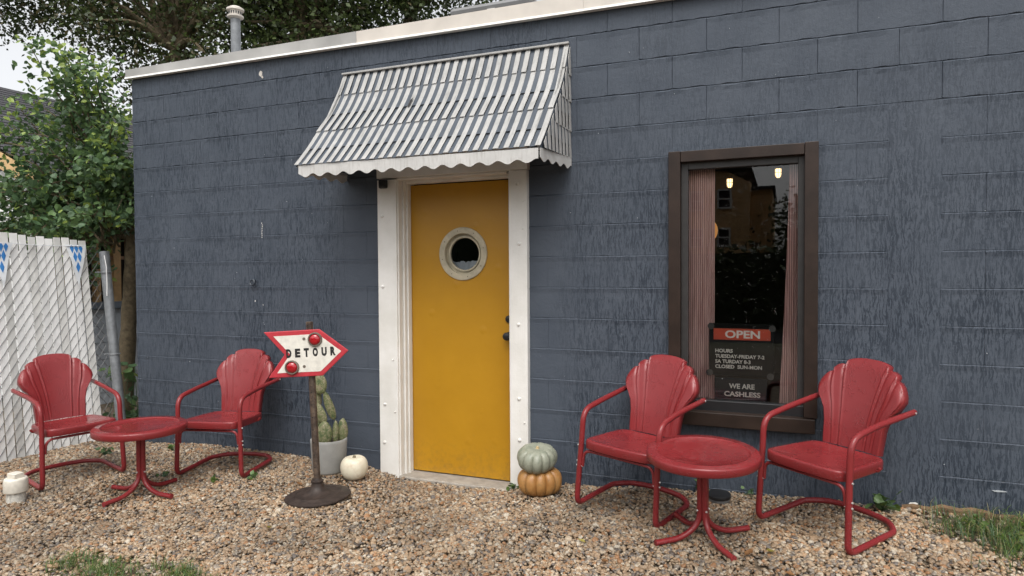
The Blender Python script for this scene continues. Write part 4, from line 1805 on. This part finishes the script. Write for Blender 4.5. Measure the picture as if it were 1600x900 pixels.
def pad(cx, cy, cz, w, h, th, lean, turn, seed):
    b = MB()
    n, m = 22, 14
    vs, fs = [], []
    rr = random.Random(seed)
    mt = Matrix.Translation((cx, cy, cz)) @ Matrix.Rotation(turn, 4, 'Z') @ Matrix.Rotation(lean, 4, 'Y')
    ph = rr.uniform(0, 6)
    for i in range(m + 1):
        t = i / m
        z = -h / 2 + h * t
        q = math.sin(PI * (t ** .85)) ** .46 if 0 < t < 1 else 0.0
        q = max(q, .12)
        for j in range(n):
            a = 2 * PI * j / n
            wob = 1 + .05 * math.sin(3 * a + ph + t * 5)
            vs.append(tuple(mt @ Vector((w / 2 * q * math.cos(a) * wob, th / 2 * (q ** .8) * math.sin(a), z))))
    for i in range(m):
        for j in range(n):
            a, c = i * n + j, i * n + (j + 1) % n
            fs.append((a, c, c + n, a + n))
    fs.append(tuple(reversed(range(n))))
    fs.append(tuple(range(m * n, (m + 1) * n)))
    b.add(vs, fs)
    b.build("pad", M['cactus'], cc, smooth=60)


R_ = Vector((.926, .377, 0))


def at(s, z, d=0.0):
    """along the picture-parallel direction from the pot axis, height above the soil, d towards the wall"""
    p = R_ * s + Vector((-.377, .926, 0)) * d
    return (p.x, p.y, z)


pads = [(at(-.022, .075, -.03), .112, .175, .060, .03, 0), (at(.052, .080, -.01), .045, .165, .050, .02, .3), (at(.094, .085, .02), .075, .175, .050, .04, .2),
        (at(-.052, .215, -.015), .072, .155, .036, -.36, .0), (at(.002, .262, .02), .062, .225, .034, -.30, .5), (at(-.058, .424, .0), .098, .150, .034, -.06, .0),
        (at(-.092, .30, .03), .07, .16, .035, .05, .4), (at(-.085, .13, .02), .08, .15, .04, -.15, .2)]
for i, (p, w, h, th, lean, turn) in enumerate(pads):
    pad(p[0], p[1], p[2], w, h, th, lean, turn + _th, i)

# ------------------------------------------------------------------ pumpkins


def pumpkin(name, label, x, y, z, R, H, ribs, depth, mat, stem, tilt=(0, 0, 0), squash=1.0, top=.25):
    t = thing(name, label, "pumpkin", (x, y, z))
    t.rotation_euler = tilt
    b = MB()
    n, m = ribs * 10, 26
    vs, fs = [], []
    for i in range(m + 1):
        a = PI * (i + .35) / (m + .7)
        for j in range(n):
            th = 2 * PI * j / n
            u = (th * ribs / (2 * PI)) % 1.0
            lobe = abs(math.sin(PI * u)) ** .55
            irr = 1 + .045 * math.sin(th * 2 + 1) + .03 * math.sin(th * 3 + R * 60)
            k = 1 - depth * (1 - lobe) * math.sin(a) ** .5
            r = R * (math.sin(a) ** .78) * k * irr
            zz = H / 2 - H / 2 * math.copysign(abs(math.cos(a)) ** .9, math.cos(a))
            dimple = math.exp(-(r / (R * .42)) ** 2)
            zz += (-top if zz > H / 2 else .12) * H * dimple * .75
            vs.append((r * math.cos(th), r * math.sin(th), zz))
    for i in range(m):
        for j in range(n):
            a, c = i * n + j, i * n + (j + 1) % n
            fs.append((a, c, c + n, a + n))
    fs.append(tuple(reversed(range(n))))
    fs.append(tuple(range(m * n, (m + 1) * n)))
    b.add(vs, fs)
    b.build("rind", mat, t, smooth=70)
    b = MB()
    zt = H - top * H * .75
    sr, sh, sm = stem
    b.tube([(0, 0, zt - .012), (0, 0, zt + sh * .4), (sh * .12, 0, zt + sh * .8), (sh * .2, 0, zt + sh)], [sr * 1.3, sr, sr * .85, sr * .9], 10)
    b.build("stem", sm, t, smooth=40)
    return t


pumpkin("orange_pumpkin", "ribbed orange pumpkin lying on the gravel under the grey one", -1.445, -.232, .012, .139, .188, 11, .16, M['orange'], (.012, .005, M['stemtan']), (0, 0, .3))
pumpkin("grey_pumpkin", "flat grey green ribbed pumpkin on top of the orange one", -1.462, -.238, .172, .128, .168, 11, .14, M['greyp'], (.0105, .012, M['stemtan']), (.20, -.05, .8), top=.15)
pumpkin("white_pumpkin", "small round cream white pumpkin beside the grey planter", -2.790, -.318, -.012, .0905, .172, 9, .025, M['creamp'], (.012, .016, M['stemgrey']), (.08, 0, .5), top=.14)

# ------------------------------------------------------------------ solar light disc and pipe cap
t = thing("ground_light", "low black round ground light in the gravel behind the right table", "light", (-.352, -.19, .105))
t.rotation_euler = (.1, 0, 0)
b = MB()
b.lathe([(.060, .0), (.063, .012), (.063, .016)], 32)
b.build("rim", M['galv'], t, smooth=40)
b = MB()
b.lathe([(.066, .0165), (.068, .024), (.066, .034), (.055, .037), (.01, .038)], 32)
b.build("cap", M['black'], t, smooth=40)
t = thing("cleanout_cap", "cream plastic pipe cap with a square top standing in the gravel by the fence chair", "pipe cap", (-4.455, -1.535, .0))
b = MB()
b.lathe([(.052, -.03), (.052, .088)], 32)
b.build("pipe", M['pvcdirty'], t, smooth=40)
b = MB()
b.lathe([(.054, .080), (.065, .080), (.067, .084), (.065, .150), (.062, .163), (.055, .168), (.02, .169)], 36)
b.box(-.036, .036, -.030, .030, .168, .198)
b.build("cap", M['pvc'], t, smooth=35, bevel=.004)

# ------------------------------------------------------------------ slatted chain-link fence
fc = thing("slatted_fence", "white plastic slats woven in a leaning chain-link fence with a steel post", "fence", (-5.56, 0, 0))
LEAN = -.135


def fx_(y, z):
    return LEAN * z + (-.10 * (-y - .5)) * 0.7 * (1 - 0.2 * z) + .02 * math.sin(y * 3)


y = -.150
k = 0
while y > -3.2:
    b = MB()
    w = .060
    top = 1.735 + .045 * min(1, (-y - .1) / .8) + random.uniform(-.016, .008)
    ln = random.uniform(-.0012, .0012)
    vs = []
    for z in (-.02, .6, 1.2, top):
        tw = random.uniform(-.003, .003)
        for dx in (0, .004):
            vs += [(fx_(y, z) + dx + tw, y + ln * z + .028 * z, z), (fx_(y - w, z) + dx - tw, y - w + ln * z + .028 * z, z)]
    fs = []
    for i in range(3):
        a = i * 4
        fs += [(a, a + 1, a + 5, a + 4), (a + 2, a + 6, a + 7, a + 3), (a, a + 4, a + 6, a + 2), (a + 1, a + 3, a + 7, a + 5)]
    fs += [(12, 13, 15, 14), (0, 2, 3, 1)]
    b.add(vs, fs)
    b.build("slat", M['plastic' if k % 3 else 'plastic2'], fc)
    y -= .069
    k += 1
# woven wire in front of and behind the slats
b = MB()
cell = .069
yy = -.085
i = 0
while yy > -3.2:
    nz = int(1.70 / (cell * .68))
    for q in range(nz):
        za, zc = q * cell * .68, (q + 1) * cell * .68
        up = (q + i) % 2 == 0
        ya, yb = (yy, yy + cell * .52) if up else (yy + cell * .52, yy)
        xo = .009 if up else -.006          # one diagonal passes in front of the slats, the other behind them
        ja, jb = random.uniform(-.003, .003), random.uniform(-.003, .003)
        b.tube([(fx_(yy, za) + xo * .7, ya + .028 * za + ja, za), (fx_(yy, (za + zc) / 2) + xo, (ya + yb) / 2 + .028 * za, (za + zc) / 2), (fx_(yy, zc) + xo * .7, yb + .028 * zc + jb, zc)], .0024, 4, caps=False)
    yy -= cell * .5
    i += 1
b.build("wire_mesh", M['wire'], fc)
b = MB()
b.tube([(.10, -.02, -.1), (.10 - .215, -.005, 1.635)], .041, 16)
ps = b.build("post", M['galv'], fc, smooth=40)
b = MB()
for z in (.72, 1.45):
    x = .10 - .124 * z - .01
    b.tube([(x + .043 * math.cos(2 * PI * j / 20), -.012 + .043 * math.sin(2 * PI * j / 20), z) for j in range(20)], .006, 6, closed=True)
    b.tube([(x - .03, -.012 - .02, z), (x - .05, -.075, z)], .006, 6)
b.build("tension_band", M['galv'], ps)
b = MB()
b.tube([(.10 - .215 + .035, -.03, 1.60), (.10 - .2 + .05, -.035, 1.5), (.10 - .19 + .045, -.035, 1.36), (-.03, -.05, 1.24)], .004, 6)
b.build("tie", M['plastic'], ps)

# pennants on a cord along the fence top
bt = thing("pennant_bunting", "string of blue and white lozenge pennants hung on the white fence", "bunting", (-5.56, 0, 0))
b = MB()
b.tube([(fx_(y_, 1.69) + .03, y_, 1.690 + .012 * math.sin(y_ * 4)) for y_ in np.linspace(-.16, -3.1, 40)], .003, 5)
b.build("cord", M['pwhite'], bt)


def pennant(yc):
    b = MB()
    W2, H2 = .088, .36
    z0 = 1.692

    def P(a, c, d):     # a across (towards -y .. +y), c down
        yy_ = yc + a
        z = z0 - c
        return (fx_(yy_, z) + .028 + d + .006 * math.sin(c * 18 + yc * 5), yy_ + .03 * z - .05, z)
    rows = 6
    vs, fs = [], []
    for i in range(rows + 1):
        t = i / rows
        for s in (-1, 0, 1):
            vs.append(P(s * W2 * (1 - t) + .0001 * s, H2 * t, 0))
    for i in range(rows):
        for j in range(2):
            a = i * 3 + j
            fs.append((a, a + 1, a + 4, a + 3))
    b.add(vs, fs, 0)
    # printed blue lozenges
    hw_, hh_ = .0178, .049
    for r, c in enumerate((.028, .105, .195, .285)):
        half = W2 * (1 - c / H2)
        for q in range(-4, 5):
            xc = (q + (.5 if r % 2 else 0)) * .0365
            top = max(c - hh_, .002)
            corner = [(xc, top), (xc + hw_, c), (xc, c + hh_), (xc - hw_, c)]
            if abs(xc) + hw_ * .55 <= half:
                b.add([P(max(-half, min(half, a_)), cc_, .0022) for a_, cc_ in corner], [(0, 3, 2, 1)], 1)
    b.build("pennant", [M['pwhite'], M['blue']], bt)


for yc in (-.205, -.80, -1.40, -2.0, -2.6):
    pennant(yc)

# ------------------------------------------------------------------ neighbour house
hs = thing("neighbour_house", "unfinished house with dark shingle roof and bare studs behind the fence", "house")
ex, ez, rx, rz, y0, y1 = -6.90, 2.405, -10.6, 4.16, .32, 9.0
rf = None
b = MB()
b.add([(ex, y0, ez), (rx, y0, rz), (rx, y1, rz), (ex, y1, ez)], [(0, 3, 2, 1)])
b.add([(ex, y0, ez - .10), (rx, y0, rz - .10), (rx, y1, rz - .10), (ex, y1, ez - .10)], [(0, 1, 2, 3)])
b.add([(rx, y0, rz), (rx - 3.7, y0, ez), (rx - 3.7, y1, ez), (rx, y1, rz)], [(0, 3, 2, 1)])
rf = b.build("roof", M['shingle'], hs)
# shingle courses, stepped
nc = 30
sl = Vector((rx - ex, 0, rz - ez))
nrm = Vector((-sl.z, 0, sl.x)).normalized() * -1
if nrm.z < 0:
    nrm = -nrm
for i in range(nc):
    b = MB()
    a0, a1 = i / nc, (i + 1.12) / nc
    m = 44
    vs, fs = [], []
    for j in range(m + 1):
        yy_ = y0 - .02 + (y1 - y0) * j / m
        jag = random.uniform(-.010, .006)
        p0 = Vector((ex, yy_, ez)) + sl * (a0 - .02) + sl.normalized() * jag + nrm * .016
        p1 = Vector((ex, yy_, ez)) + sl * a1 + nrm * .003
        p2 = p0 - nrm * .012
        vs += [p2, p0, p1]
    for j in range(m):
        a = j * 3
        fs += [(a, a + 3, a + 4, a + 1), (a + 1, a + 4, a + 5, a + 2)]
    b.add(vs, fs)
    b.build("shingle_course", M['shingle'], rf)
# tan fascia and rake board
b = MB()
b.box(ex - .03, ex + .003, y0, y1, ez - .20, ez - .02)
b.build("eave_board", M['sheath'], hs)
b = MB()
for s_ in (-1,):
    vs = [(ex + .004, y0 - .03, ez - .20), (ex + .004, y0 - .03, ez - .03), (rx, y0 - .03, rz - .03), (rx, y0 - .03, rz - .20)]
    vs += [(x, yy_ + .03, z) for x, yy_, z in vs]
    b.add(vs, [(0, 1, 2, 3), (7, 6, 5, 4), (0, 4, 5, 1), (1, 5, 6, 2), (2, 6, 7, 3), (3, 7, 4, 0)])
b.build("rake_board", M['sheath'], hs)
# white lap siding on the gable end
for i in range(20):
    z0_, z1_ = .1 + i * .13, .1 + (i + 1) * .13
    xr = -7.14
    if z1_ > 2.3:
        xr = -7.14 - (z1_ - 2.3) / .474
    b = MB()
    b.add([(-14, .50, z0_), (xr, .50, z0_), (xr, .52, z1_), (-14, .52, z1_), (-14, .53, z0_), (xr, .53, z0_)], [(0, 1, 2, 3), (4, 0, 3), (0, 4, 5, 1), (1, 5, 2)])
    b.build("siding_board", M['siding'], hs)
# side wall: pale stem wall, cap, studs, dark sheathing behind
for r in range(6):
    for c in range(12):
        b = MB()
        ya = .54 + c * .41 + (.2 if r % 2 else 0)
        b.box(-7.3, -7.15, ya, ya + .402, -.1 + r * .19, -.1 + (r + 1) * .19 - .008)
        b.build("stem_block", M['stem'], hs)
b = MB()
b.box(-7.34, -7.162, .54, 5.6, -.1, 1.035)
b.build("stem_core", M['stem'], hs)
b = MB()
b.box(-7.36, -7.11, .52, 5.6, 1.04, 1.115)
b.build("sill_cap", M['cap'], hs)
for c in range(16):
    b = MB()
    ya = .60 + c * .205
    b.box(-7.25, -7.16, ya, ya + random.choice((.045, .09)), 1.116, 2.30)
    b.build("stud", M['stud'] if c % 3 != 1 else M['oldwood'], hs)
b = MB()
b.box(-7.245, -7.17, .55, 5.6, 1.60, 1.64)
b.build("nogging", M['oldwood'], hs)
b = MB()
b.box(-7.6, -7.5, .55, 5.6, 1.1, 2.4)
b.build("inner_wall", M['dark'], hs)


# ------------------------------------------------------------------ foliage helpers
def leaf_quads(b, c, size, n, spread, mats, rr, droop=0.0, heart=False):
    for _ in range(n):
        p = Vector(c) + Vector((rr.gauss(0, 1) * spread, rr.gauss(0, 1) * spread, rr.gauss(0, .8) * spread))
        s = size * rr.uniform(.65, 1.3)
        ax = Vector((rr.uniform(-1, 1), rr.uniform(-1, 1), rr.uniform(-1, .35 - droop))).normalized()
        up = Vector((rr.uniform(-1, 1), rr.uniform(-1, 1), rr.uniform(.1, 1.4))).normalized()
        sd = ax.cross(up)
        if sd.length < .05:
            continue
        sd.normalize()
        nn = sd.cross(ax)
        mi = rr.choices(range(len(mats)), mats)[0]
        if heart:
            vs = [p, p + ax * s * .12 + sd * s * .40, p + ax * s * .55 + sd * s * .44, p + ax * s * 1.05 - nn * s * .10, p + ax * s * .55 - sd * s * .44, p + ax * s * .12 - sd * s * .40, p + ax * s * .5 - nn * s * .10]
            b.add(vs, [(0, 1, 2, 6), (6, 2, 3), (3, 4, 6), (6, 4, 5, 0)], mi)
        else:
            vs = [p, p + ax * s * .45 + sd * s * .34, p + ax * s, p + ax * s * .45 - sd * s * .34]
            b.add(vs, [(0, 1, 2, 3)], mi)


# leafy sapling leaning in the gap between fence and building
sp = thing("leafy_sapling", "bright leafy sapling with a leaning trunk spilling over the fence corner", "tree", (0, 0, 0))
b = MB()
trunk_pts = smoothline([(-6.12, .50, -.2), (-6.08, .50, .35), (-6.02, .50, 1.0), (-5.96, .50, 1.6), (-5.93, .50, 2.1), (-6.0, .48, 2.5)], 6)
b.tube(trunk_pts, [.082 - .028 * i / (len(trunk_pts) - 1) + .004 * math.sin(i * 2.1) for i in range(len(trunk_pts))], 12)
b.build("trunk", M['bark'], sp, smooth=60)
rr = random.Random(11)
bb = MB()      # branches
bl = MB()      # leaves
ends = []
for k in range(72):
    # shoots from the trunk top, fanning left over the fence and upward
    a0 = Vector((-6.05 + rr.uniform(-.2, .1), .45 + rr.uniform(-.25, .2), rr.uniform(1.6, 2.5)))
    tx = rr.uniform(-7.5, -5.42)
    tip = Vector((tx, rr.uniform(-.40, .7) if tx < -5.8 else rr.uniform(-.30, .15), 0))
    zmax = 3.60 - 1.0 * abs(tx + 6.1) if tx < -6.1 else 3.60 - .75 * (tx + 6.1)
    tip.z = rr.uniform(1.7, zmax) if rr.random() < .55 else zmax - rr.random() ** 2 * .8
    if tx > -5.95:
        tip.z = max(tip.z, 1.95)
    mid = a0.lerp(tip, .55) + Vector((rr.uniform(-.12, .12), rr.uniform(-.1, .1), .10))
    path = smoothline([a0, mid, tip], 8)
    bb.tube(path, [.010 * (1 - i / len(path)) + .002 for i in range(len(path))], 5)
    for i, p in enumerate(path):
        if i < 4:
            continue
        young = i > len(path) - 4 and tip.z > 2.5
        leaf_quads(bl, p, .051 if not young else .045, 9, .08, (4, 4, .5) if not young else (4, 1.0, 3.0), rr, .1, True)
    leaf_quads(bl, tip, .05, 9, .05, (4, 1.5, 2.6) if tip.z > 2.4 else (4, 4, .5), rr, .0, True)
for k in range(56):
    d = Vector((rr.uniform(-1, 1), rr.uniform(-1, 1), rr.uniform(-1, 1)))
    if d.length > 1:
        continue
    p = (-6.18 + d.x * .78, .05 + d.y * .40, 2.55 + d.z * .85)
    leaf_quads(bl, p, .050, 9, .12, (4, 3, 1.4), rr, .0, True)
# low hanging clumps at the fence corner
for k in range(18):
    p = (rr.uniform(-6.45, -5.95), rr.uniform(-.1, .35), rr.uniform(1.42, 1.85))
    leaf_quads(bl, p, .062, 11, .065, (4, 4, .6), rr, .2, True)
for k in range(16):
    p = (rr.uniform(-7.6, -6.1), rr.uniform(-.35, .3), rr.uniform(1.85, 2.6))
    leaf_quads(bl, p, .062, 12, .09, (4, 4, .3), rr, .1, True)
bb.build("branches", M['bark'], sp, smooth=60)
bl.build("crown", [M['leafA'], M['leafB'], M['leafC']], sp)

# weeds at the foot of the trunk
bw = MB()
for k in range(24):
    p = (rr.uniform(-6.0, -5.42), rr.uniform(.05, .55), rr.uniform(.0, .75) ** 1.7)
    leaf_quads(bw, p, .075, 8, .06, (4, 4, .8), rr, .1, True)
for k in range(12):
    q = Vector((rr.uniform(-5.95, -5.45), rr.uniform(.1, .5), -.05))
    bw.tube([q, q + Vector((rr.uniform(-.1, .1), rr.uniform(-.1, .1), rr.uniform(.3, .7)))], .004, 4, mi=1)
tag(bw.build("leafy_weed", [M['leafA'], M['leafB'], M['leafC']]), "dark leafy weed filling the gap beside the building corner", "weed")


# oaks far behind
def oak(name, label, base, crown_c, crown_r, nclump, leafsize, per, seed, mix, branch=None):
    t = thing(name, label, "tree", (0, 0, 0), group="big trees behind the building")
    rr = random.Random(seed)
    b = MB()
    bx, by = base
    cz = crown_c[2] - crown_r[2] * .55
    b.tube(smoothline([(bx, by, -.1), (bx + .1, by, cz * .5), (bx * .6 + crown_c[0] * .4, by * .6 + crown_c[1] * .4, cz)], 6), [.20 - .006 * i for i in range(13)], 10)
    bl = MB()
    top = Vector((bx * .6 + crown_c[0] * .4, by * .6 + crown_c[1] * .4, cz))
    for k in range(nclump):
        while True:
            d = Vector((rr.uniform(-1, 1), rr.uniform(-1, 1), rr.uniform(-1, 1)))
            if .25 < d.length < 1:
                break
        c = Vector((crown_c[0] + d.x * crown_r[0], crown_c[1] + d.y * crown_r[1], crown_c[2] + d.z * crown_r[2]))
        if k % 3 == 0:
            mid = top.lerp(c, .5) + Vector((0, 0, .3))
            b.tube(smoothline([top, mid, c], 5), [.11 - .0095 * i for i in range(11)], 6)
        for q in range(3):
            cc_ = c + Vector((rr.gauss(0, .4), rr.gauss(0, .4), rr.gauss(0, .3)))
            leaf_quads(bl, cc_, leafsize, per // 3, rr.uniform(.22, .42), mix, rr, .2)
    if branch:
        for br in branch:
            b.tube(smoothline(br, 6), [.12 - .09 * i / (6 * (len(br) - 1)) for i in range(6 * (len(br) - 1) + 1)], 7)
    b.build("trunk", M['bark'], t, smooth=60)
    bl.build("crown", [M['oakA'], M['oakB'], M['oakC']], t)


OAKS = [
    ("oak_tree", "dark oak with brownish leaves rising behind the shingle roof", (-15.2, 9.5), (-15.6, 9.2, 9.2), (3.3, 1.9, 3.1), 128, .125, 170, 1, (4, 3, 2)),
    ("oak_tree", "dark green oak directly behind the roof vent pipe", (-11.6, 10.5), (-12.2, 10.4, 9.1), (2.5, 1.9, 3.0), 140, .125, 170, 2, (4, 4, .6)),
    ("oak_tree", "dense dark oak behind the roof between vent pipe and skylight", (-9.8, 12.5), (-9.7, 12.0, 10.2), (2.6, 1.9, 2.9), 128, .12, 170, 3, (5, 4, .2),
     [[(-9.8, 12.3, 7.6), (-11.0, 10.5, 7.55), (-12.6, 9.3, 7.2)], [(-10.2, 12, 7.9), (-11.6, 10.2, 7.9), (-12.9, 9.4, 7.9)]]),
    ("oak_tree", "dark overhanging tree at the far left behind the house", (-20.5, 7), (-18.9, 7.0, 9.2), (1.5, 1.3, 1.1), 40, .12, 170, 4, (5, 2, .5)),
]
for a in OAKS:
    oak(*a)

# ------------------------------------------------------------------ grass and weeds in the gravel


def blades(name, label, pts, hmin, hmax, w, mats, wts):
    b = MB()
    rr = random.Random(len(pts))
    zs = gz(np.array([p[0] for p in pts]), np.array([p[1] for p in pts]))
    for (x, y_), z in zip(pts, zs):
        h = rr.uniform(hmin, hmax)
        a = rr.uniform(0, 2 * PI)
        lean = rr.uniform(.25, 1.7) * h
        dx, dy = math.cos(a), math.sin(a)
        px, py = -dy * w, dx * w
        p0 = Vector((x, y_, z - .006))
        m1 = p0 + Vector((dx * lean * .35, dy * lean * .35, h * .66))
        p2 = p0 + Vector((dx * lean, dy * lean, h * rr.uniform(.45, 1)))
        s = Vector((px, py, 0))
        b.add([p0 - s, p0 + s, m1 + s * .8, m1 - s * .8, p2], [(0, 1, 2, 3), (3, 2, 4)], rr.choices(range(len(mats)), wts)[0])
    o = b.build(name, mats)
    o["kind"] = "stuff"
    o["label"] = label
    return o


rr = random.Random(5)
pts = []
for _ in range(230):
    cx = rr.uniform(.72, 2.1)
    cy = rr.uniform(-.70, -.02)
    if cx < .98 and rr.random() < .55:
        continue
    for k in range(rr.randint(12, 42)):
        pts.append((cx + rr.gauss(0, .05), min(-.02, cy + rr.gauss(0, .04))))
blades("grass", "patch of thin grass by the wall at the right corner", pts, .03, .125, .0015, [M['grassA'], M['leafB'], M['grassB']], (4, 4, 1.8))
pts = []
for _ in range(44):
    cx, cy = rr.gauss(-2.98, .19), rr.gauss(-2.04, .05)
    for k in range(rr.randint(6, 22)):
        pts.append((cx + rr.gauss(0, .035), cy + rr.gauss(0, .03)))
for _ in range(9):
    cx, cy = rr.gauss(-2.62, .08), rr.gauss(-1.93, .03)
    for k in range(30):
        pts.append((cx + rr.gauss(0, .03), cy + rr.gauss(0, .02)))
blades("grass", "low grass tuft growing through the gravel in front of the left table", pts, .02, .075, .0016, [M['grassA'], M['leafA'], M['grassB']], (5, 3, 1.0))


def weed(x, y_, r, n, size, label, mats=('leafA', 'leafB', 'grassA'), wts=(4, 3, 2), h=.05):
    b = MB()
    z = float(gz(np.array([x]), np.array([y_]))[0])
    rr = random.Random(int(abs(x * 1000 + y_ * 77)))
    for k in range(n):
        a = rr.uniform(0, 2 * PI)
        p = Vector((x + math.cos(a) * r * rr.random(), y_ + math.sin(a) * r * rr.random(), z + rr.uniform(.004, h)))
        leaf_quads(b, p, size, 1, .004, wts, rr, -.3, True)
        b.tube([(x, y_, z - .01), p], .0012, 4, mi=1)
    tag(b.build("weed", [M[m] for m in mats]), label, "weed", "small weeds in the gravel")


weed(.50, -.10, .09, 26, .05, "leafy weed at the foot of the wall behind the right chair", h=.09)
weed(1.22, -.16, .10, 46, .040, "bright green clover clump in the grass at the right corner", ('grassA', 'leafC', 'leafA'), (4, 2, 2), .10)
weed(-.47, -.03, .05, 12, .035, "small weed at the wall base behind the right table", h=.09)
weed(-.18, -.03, .06, 12, .03, "low weed by the wall left of the right chair", h=.04)
weed(-3.62, -.76, .05, 12, .028, "tiny yellow green weed beside the left table foot", ('grassA', 'leafC', 'leafA'), (3, 3, 2), .04)
weed(-4.05, -.80, .05, 10, .028, "tiny green weed under the fence chair", h=.03)
weed(-3.42, -.62, .05, 12, .028, "tiny green weed under the chair behind the sign", h=.04)
weed(-1.69, -.065, .05, 14, .026, "small green weed at the foot of the right door board", h=.03)
weed(-5.05, -.50, .07, 16, .035, "weed behind the left table by the fence bottom", h=.06)
weed(-4.6, -.25, .06, 14, .03, "weed between the left table and the building corner", h=.05)

rr = random.Random(44)
bt_ = MB()
for k in range(420):
    x, y_ = rr.uniform(-5.2, 1.6), -abs(rr.gauss(0, .7)) - .02
    if x < -3 and y_ < -2 or (-2.6 < x < -1.7 and y_ > -.1):
        continue
    z = float(gz(np.array([x]), np.array([y_]))[0]) + .008
    a = rr.uniform(0, 6.28)
    l, w_ = rr.uniform(.006, .020), rr.uniform(.0015, .006)
    ax, sd = Vector((math.cos(a), math.sin(a), rr.uniform(-.2, .3))) * l, Vector((-math.sin(a), math.cos(a), 0)) * w_
    p = Vector((x, y_, z))
    bt_.add([p - ax, p + sd, p + ax, p - sd], [(0, 1, 2, 3)])
o = bt_.build("leaf_litter", M['litter'])
o["kind"] = "stuff"
o["label"] = "brown bits of leaf and twig scattered over the gravel"

weed(1.02, -.40, .09, 40, .030, "low clover clump at the front of the right hand grass", ('grassA', 'leafC', 'leafA'), (4, 1, 3), .06)
weed(.90, -.22, .08, 34, .028, "small clover clump at the edge between grass and gravel", ('grassA', 'leafC', 'leafA'), (4, 1, 3), .05)
weed(1.10, -.28, .10, 40, .032, "middle clover clump in the right hand grass", ('grassA', 'leafC', 'leafA'), (4, 2, 2), .07)

# fallen leaves
rr = random.Random(21)
LEAVES = [(-.155, -.90, .05, 'deadleaf', "brown fallen leaf beside the right table's front foot"), (-.06, -.86, .055, 'yellowleaf', "olive fallen leaf lying right of the right table"),
          (-.78, -1.18, .04, 'deadleaf', "brown fallen leaf on the gravel front of the right table"), (-3.02, -.62, .045, 'deadleaf', "brown leaf on the gravel left of the sign base"),
          (-2.05, -1.22, .04, 'deadleaf', "brown fallen leaf in the middle of the gravel"), (-2.66, -1.30, .045, 'yellowleaf', "yellow green leaf on the gravel in front of the sign"),
          (-3.35, -1.62, .05, 'deadleaf', "curled brown leaf on the gravel before the left table"), (-.95, -.98, .035, 'yellowleaf', "small yellow leaf before the pumpkin side chair"),
          (.02, -1.05, .045, 'deadleaf', "brown leaf on the gravel at the front of the right chair"), (-4.0, -1.62, .045, 'deadleaf', "brown leaf beside the cream pipe cap")]
for x, y_, s, m_, lab in LEAVES:
    z = float(gz(np.array([x]), np.array([y_]))[0]) + .016
    b = MB()
    a = rr.uniform(0, 6.28)
    ax, sd = Vector((math.cos(a), math.sin(a), .1)), Vector((-math.sin(a), math.cos(a), 0))
    p = Vector((0, 0, 0))
    vs = [p - ax * s * .6, p - ax * s * .2 + sd * s * .35 + Vector((0, 0, .006)), p + ax * s * .2 + sd * s * .3 + Vector((0, 0, .008)), p + ax * s * .6 + Vector((0, 0, .012)),
          p + ax * s * .2 - sd * s * .3 + Vector((0, 0, .006)), p - ax * s * .2 - sd * s * .33 + Vector((0, 0, .009)), p + Vector((0, 0, -.002))]
    b.add(vs, [(0, 6, 1), (1, 6, 2), (2, 6, 3), (3, 6, 4), (4, 6, 5), (5, 6, 0)])
    o = b.build("fallen_leaf", M[m_], smooth=80)
    o.location = (x, y_, z)
    tag(o, lab, "leaf", "fallen leaves on the gravel")

# ------------------------------------------------------------------ what the window glass reflects: the far side of the street
rh = thing("brown_house", "ochre brown two storey house mirrored in the window glass", "house")
b = MB()
b.add([(-6.5, -16, 0), (-.95, -16, 0), (-.95, -16, 3.9), (-1.6, -16, 4.28), (-6.5, -16, 4.28)], [(0, 1, 2, 3, 4)])
b.box(-6.5, -.95, -22, -16.02, 0, 3.95)
b.box(-.95, -.35, -21, -16.6, 0, 3.75)
b.build("wall", M['greyhouse'], rh)
b = MB()
b.box(-6.7, -.9, -22.2, -15.85, 4.28, 4.36)
b.box(-.93, -.28, -21.2, -16.4, 3.75, 3.83)
b.build("roof", M['shingle'], rh)
for x0, x1, z0, z1 in ((-1.83, -1.43, 3.18, 3.75), (-1.83, -1.46, 2.08, 2.64), (-2.62, -2.2, 3.14, 3.72), (-2.62, -2.2, 2.08, 2.64)):
    b = MB()
    for a in ((x0, x1, z0, z0 + .05), (x0, x1, z1 - .05, z1), (x0, x0 + .05, z0 + .05, z1 - .05), (x1 - .05, x1, z0 + .05, z1 - .05), (x0 + .05, x1 - .05, (z0 + z1) / 2 - .02, (z0 + z1) / 2 + .02)):
        b.box(a[0], a[1], -15.99, -15.93, a[2], a[3])
    w_ = b.build("window", M['lip'], rh)
    b = MB()
    b.box(x0 + .05, x1 - .05, -15.99, -15.97, z0 + .05, z1 - .05)
    b.build("pane", M['dark'], w_)
oak("street_tree", "dark street tree mirrored in the window beside the brown house", (1.9, -17), (1.7, -17.2, 2.2), (1.9, 1.2, 1.15), 90, .16, 90, 77, (4, 2, 0))
bh = MB()
rr = random.Random(3)
for k in range(900):
    hx = rr.uniform(-20, 4)
    leaf_quads(bh, (hx, rr.uniform(-14.2, -13.4), rr.uniform(.1, 1.95 if hx > -7 else 3.6)), .20, 9, .16, (4, 2, 0), rr)
bh.box(-20, 4, -14.0, -13.6, 0, 1.85)  # solid core added inside the leaves so the glass mirrors plain dark
bh.box(-20, -7, -14.05, -13.55, 0, 3.4)  # taller stretch added to darken the porthole reflection
tag(bh.build("street_hedge", [M['oakA'], M['oakB'], M['oakC']]), "dark hedge across the street shaped to mirror dark in the window and porthole", "hedge")
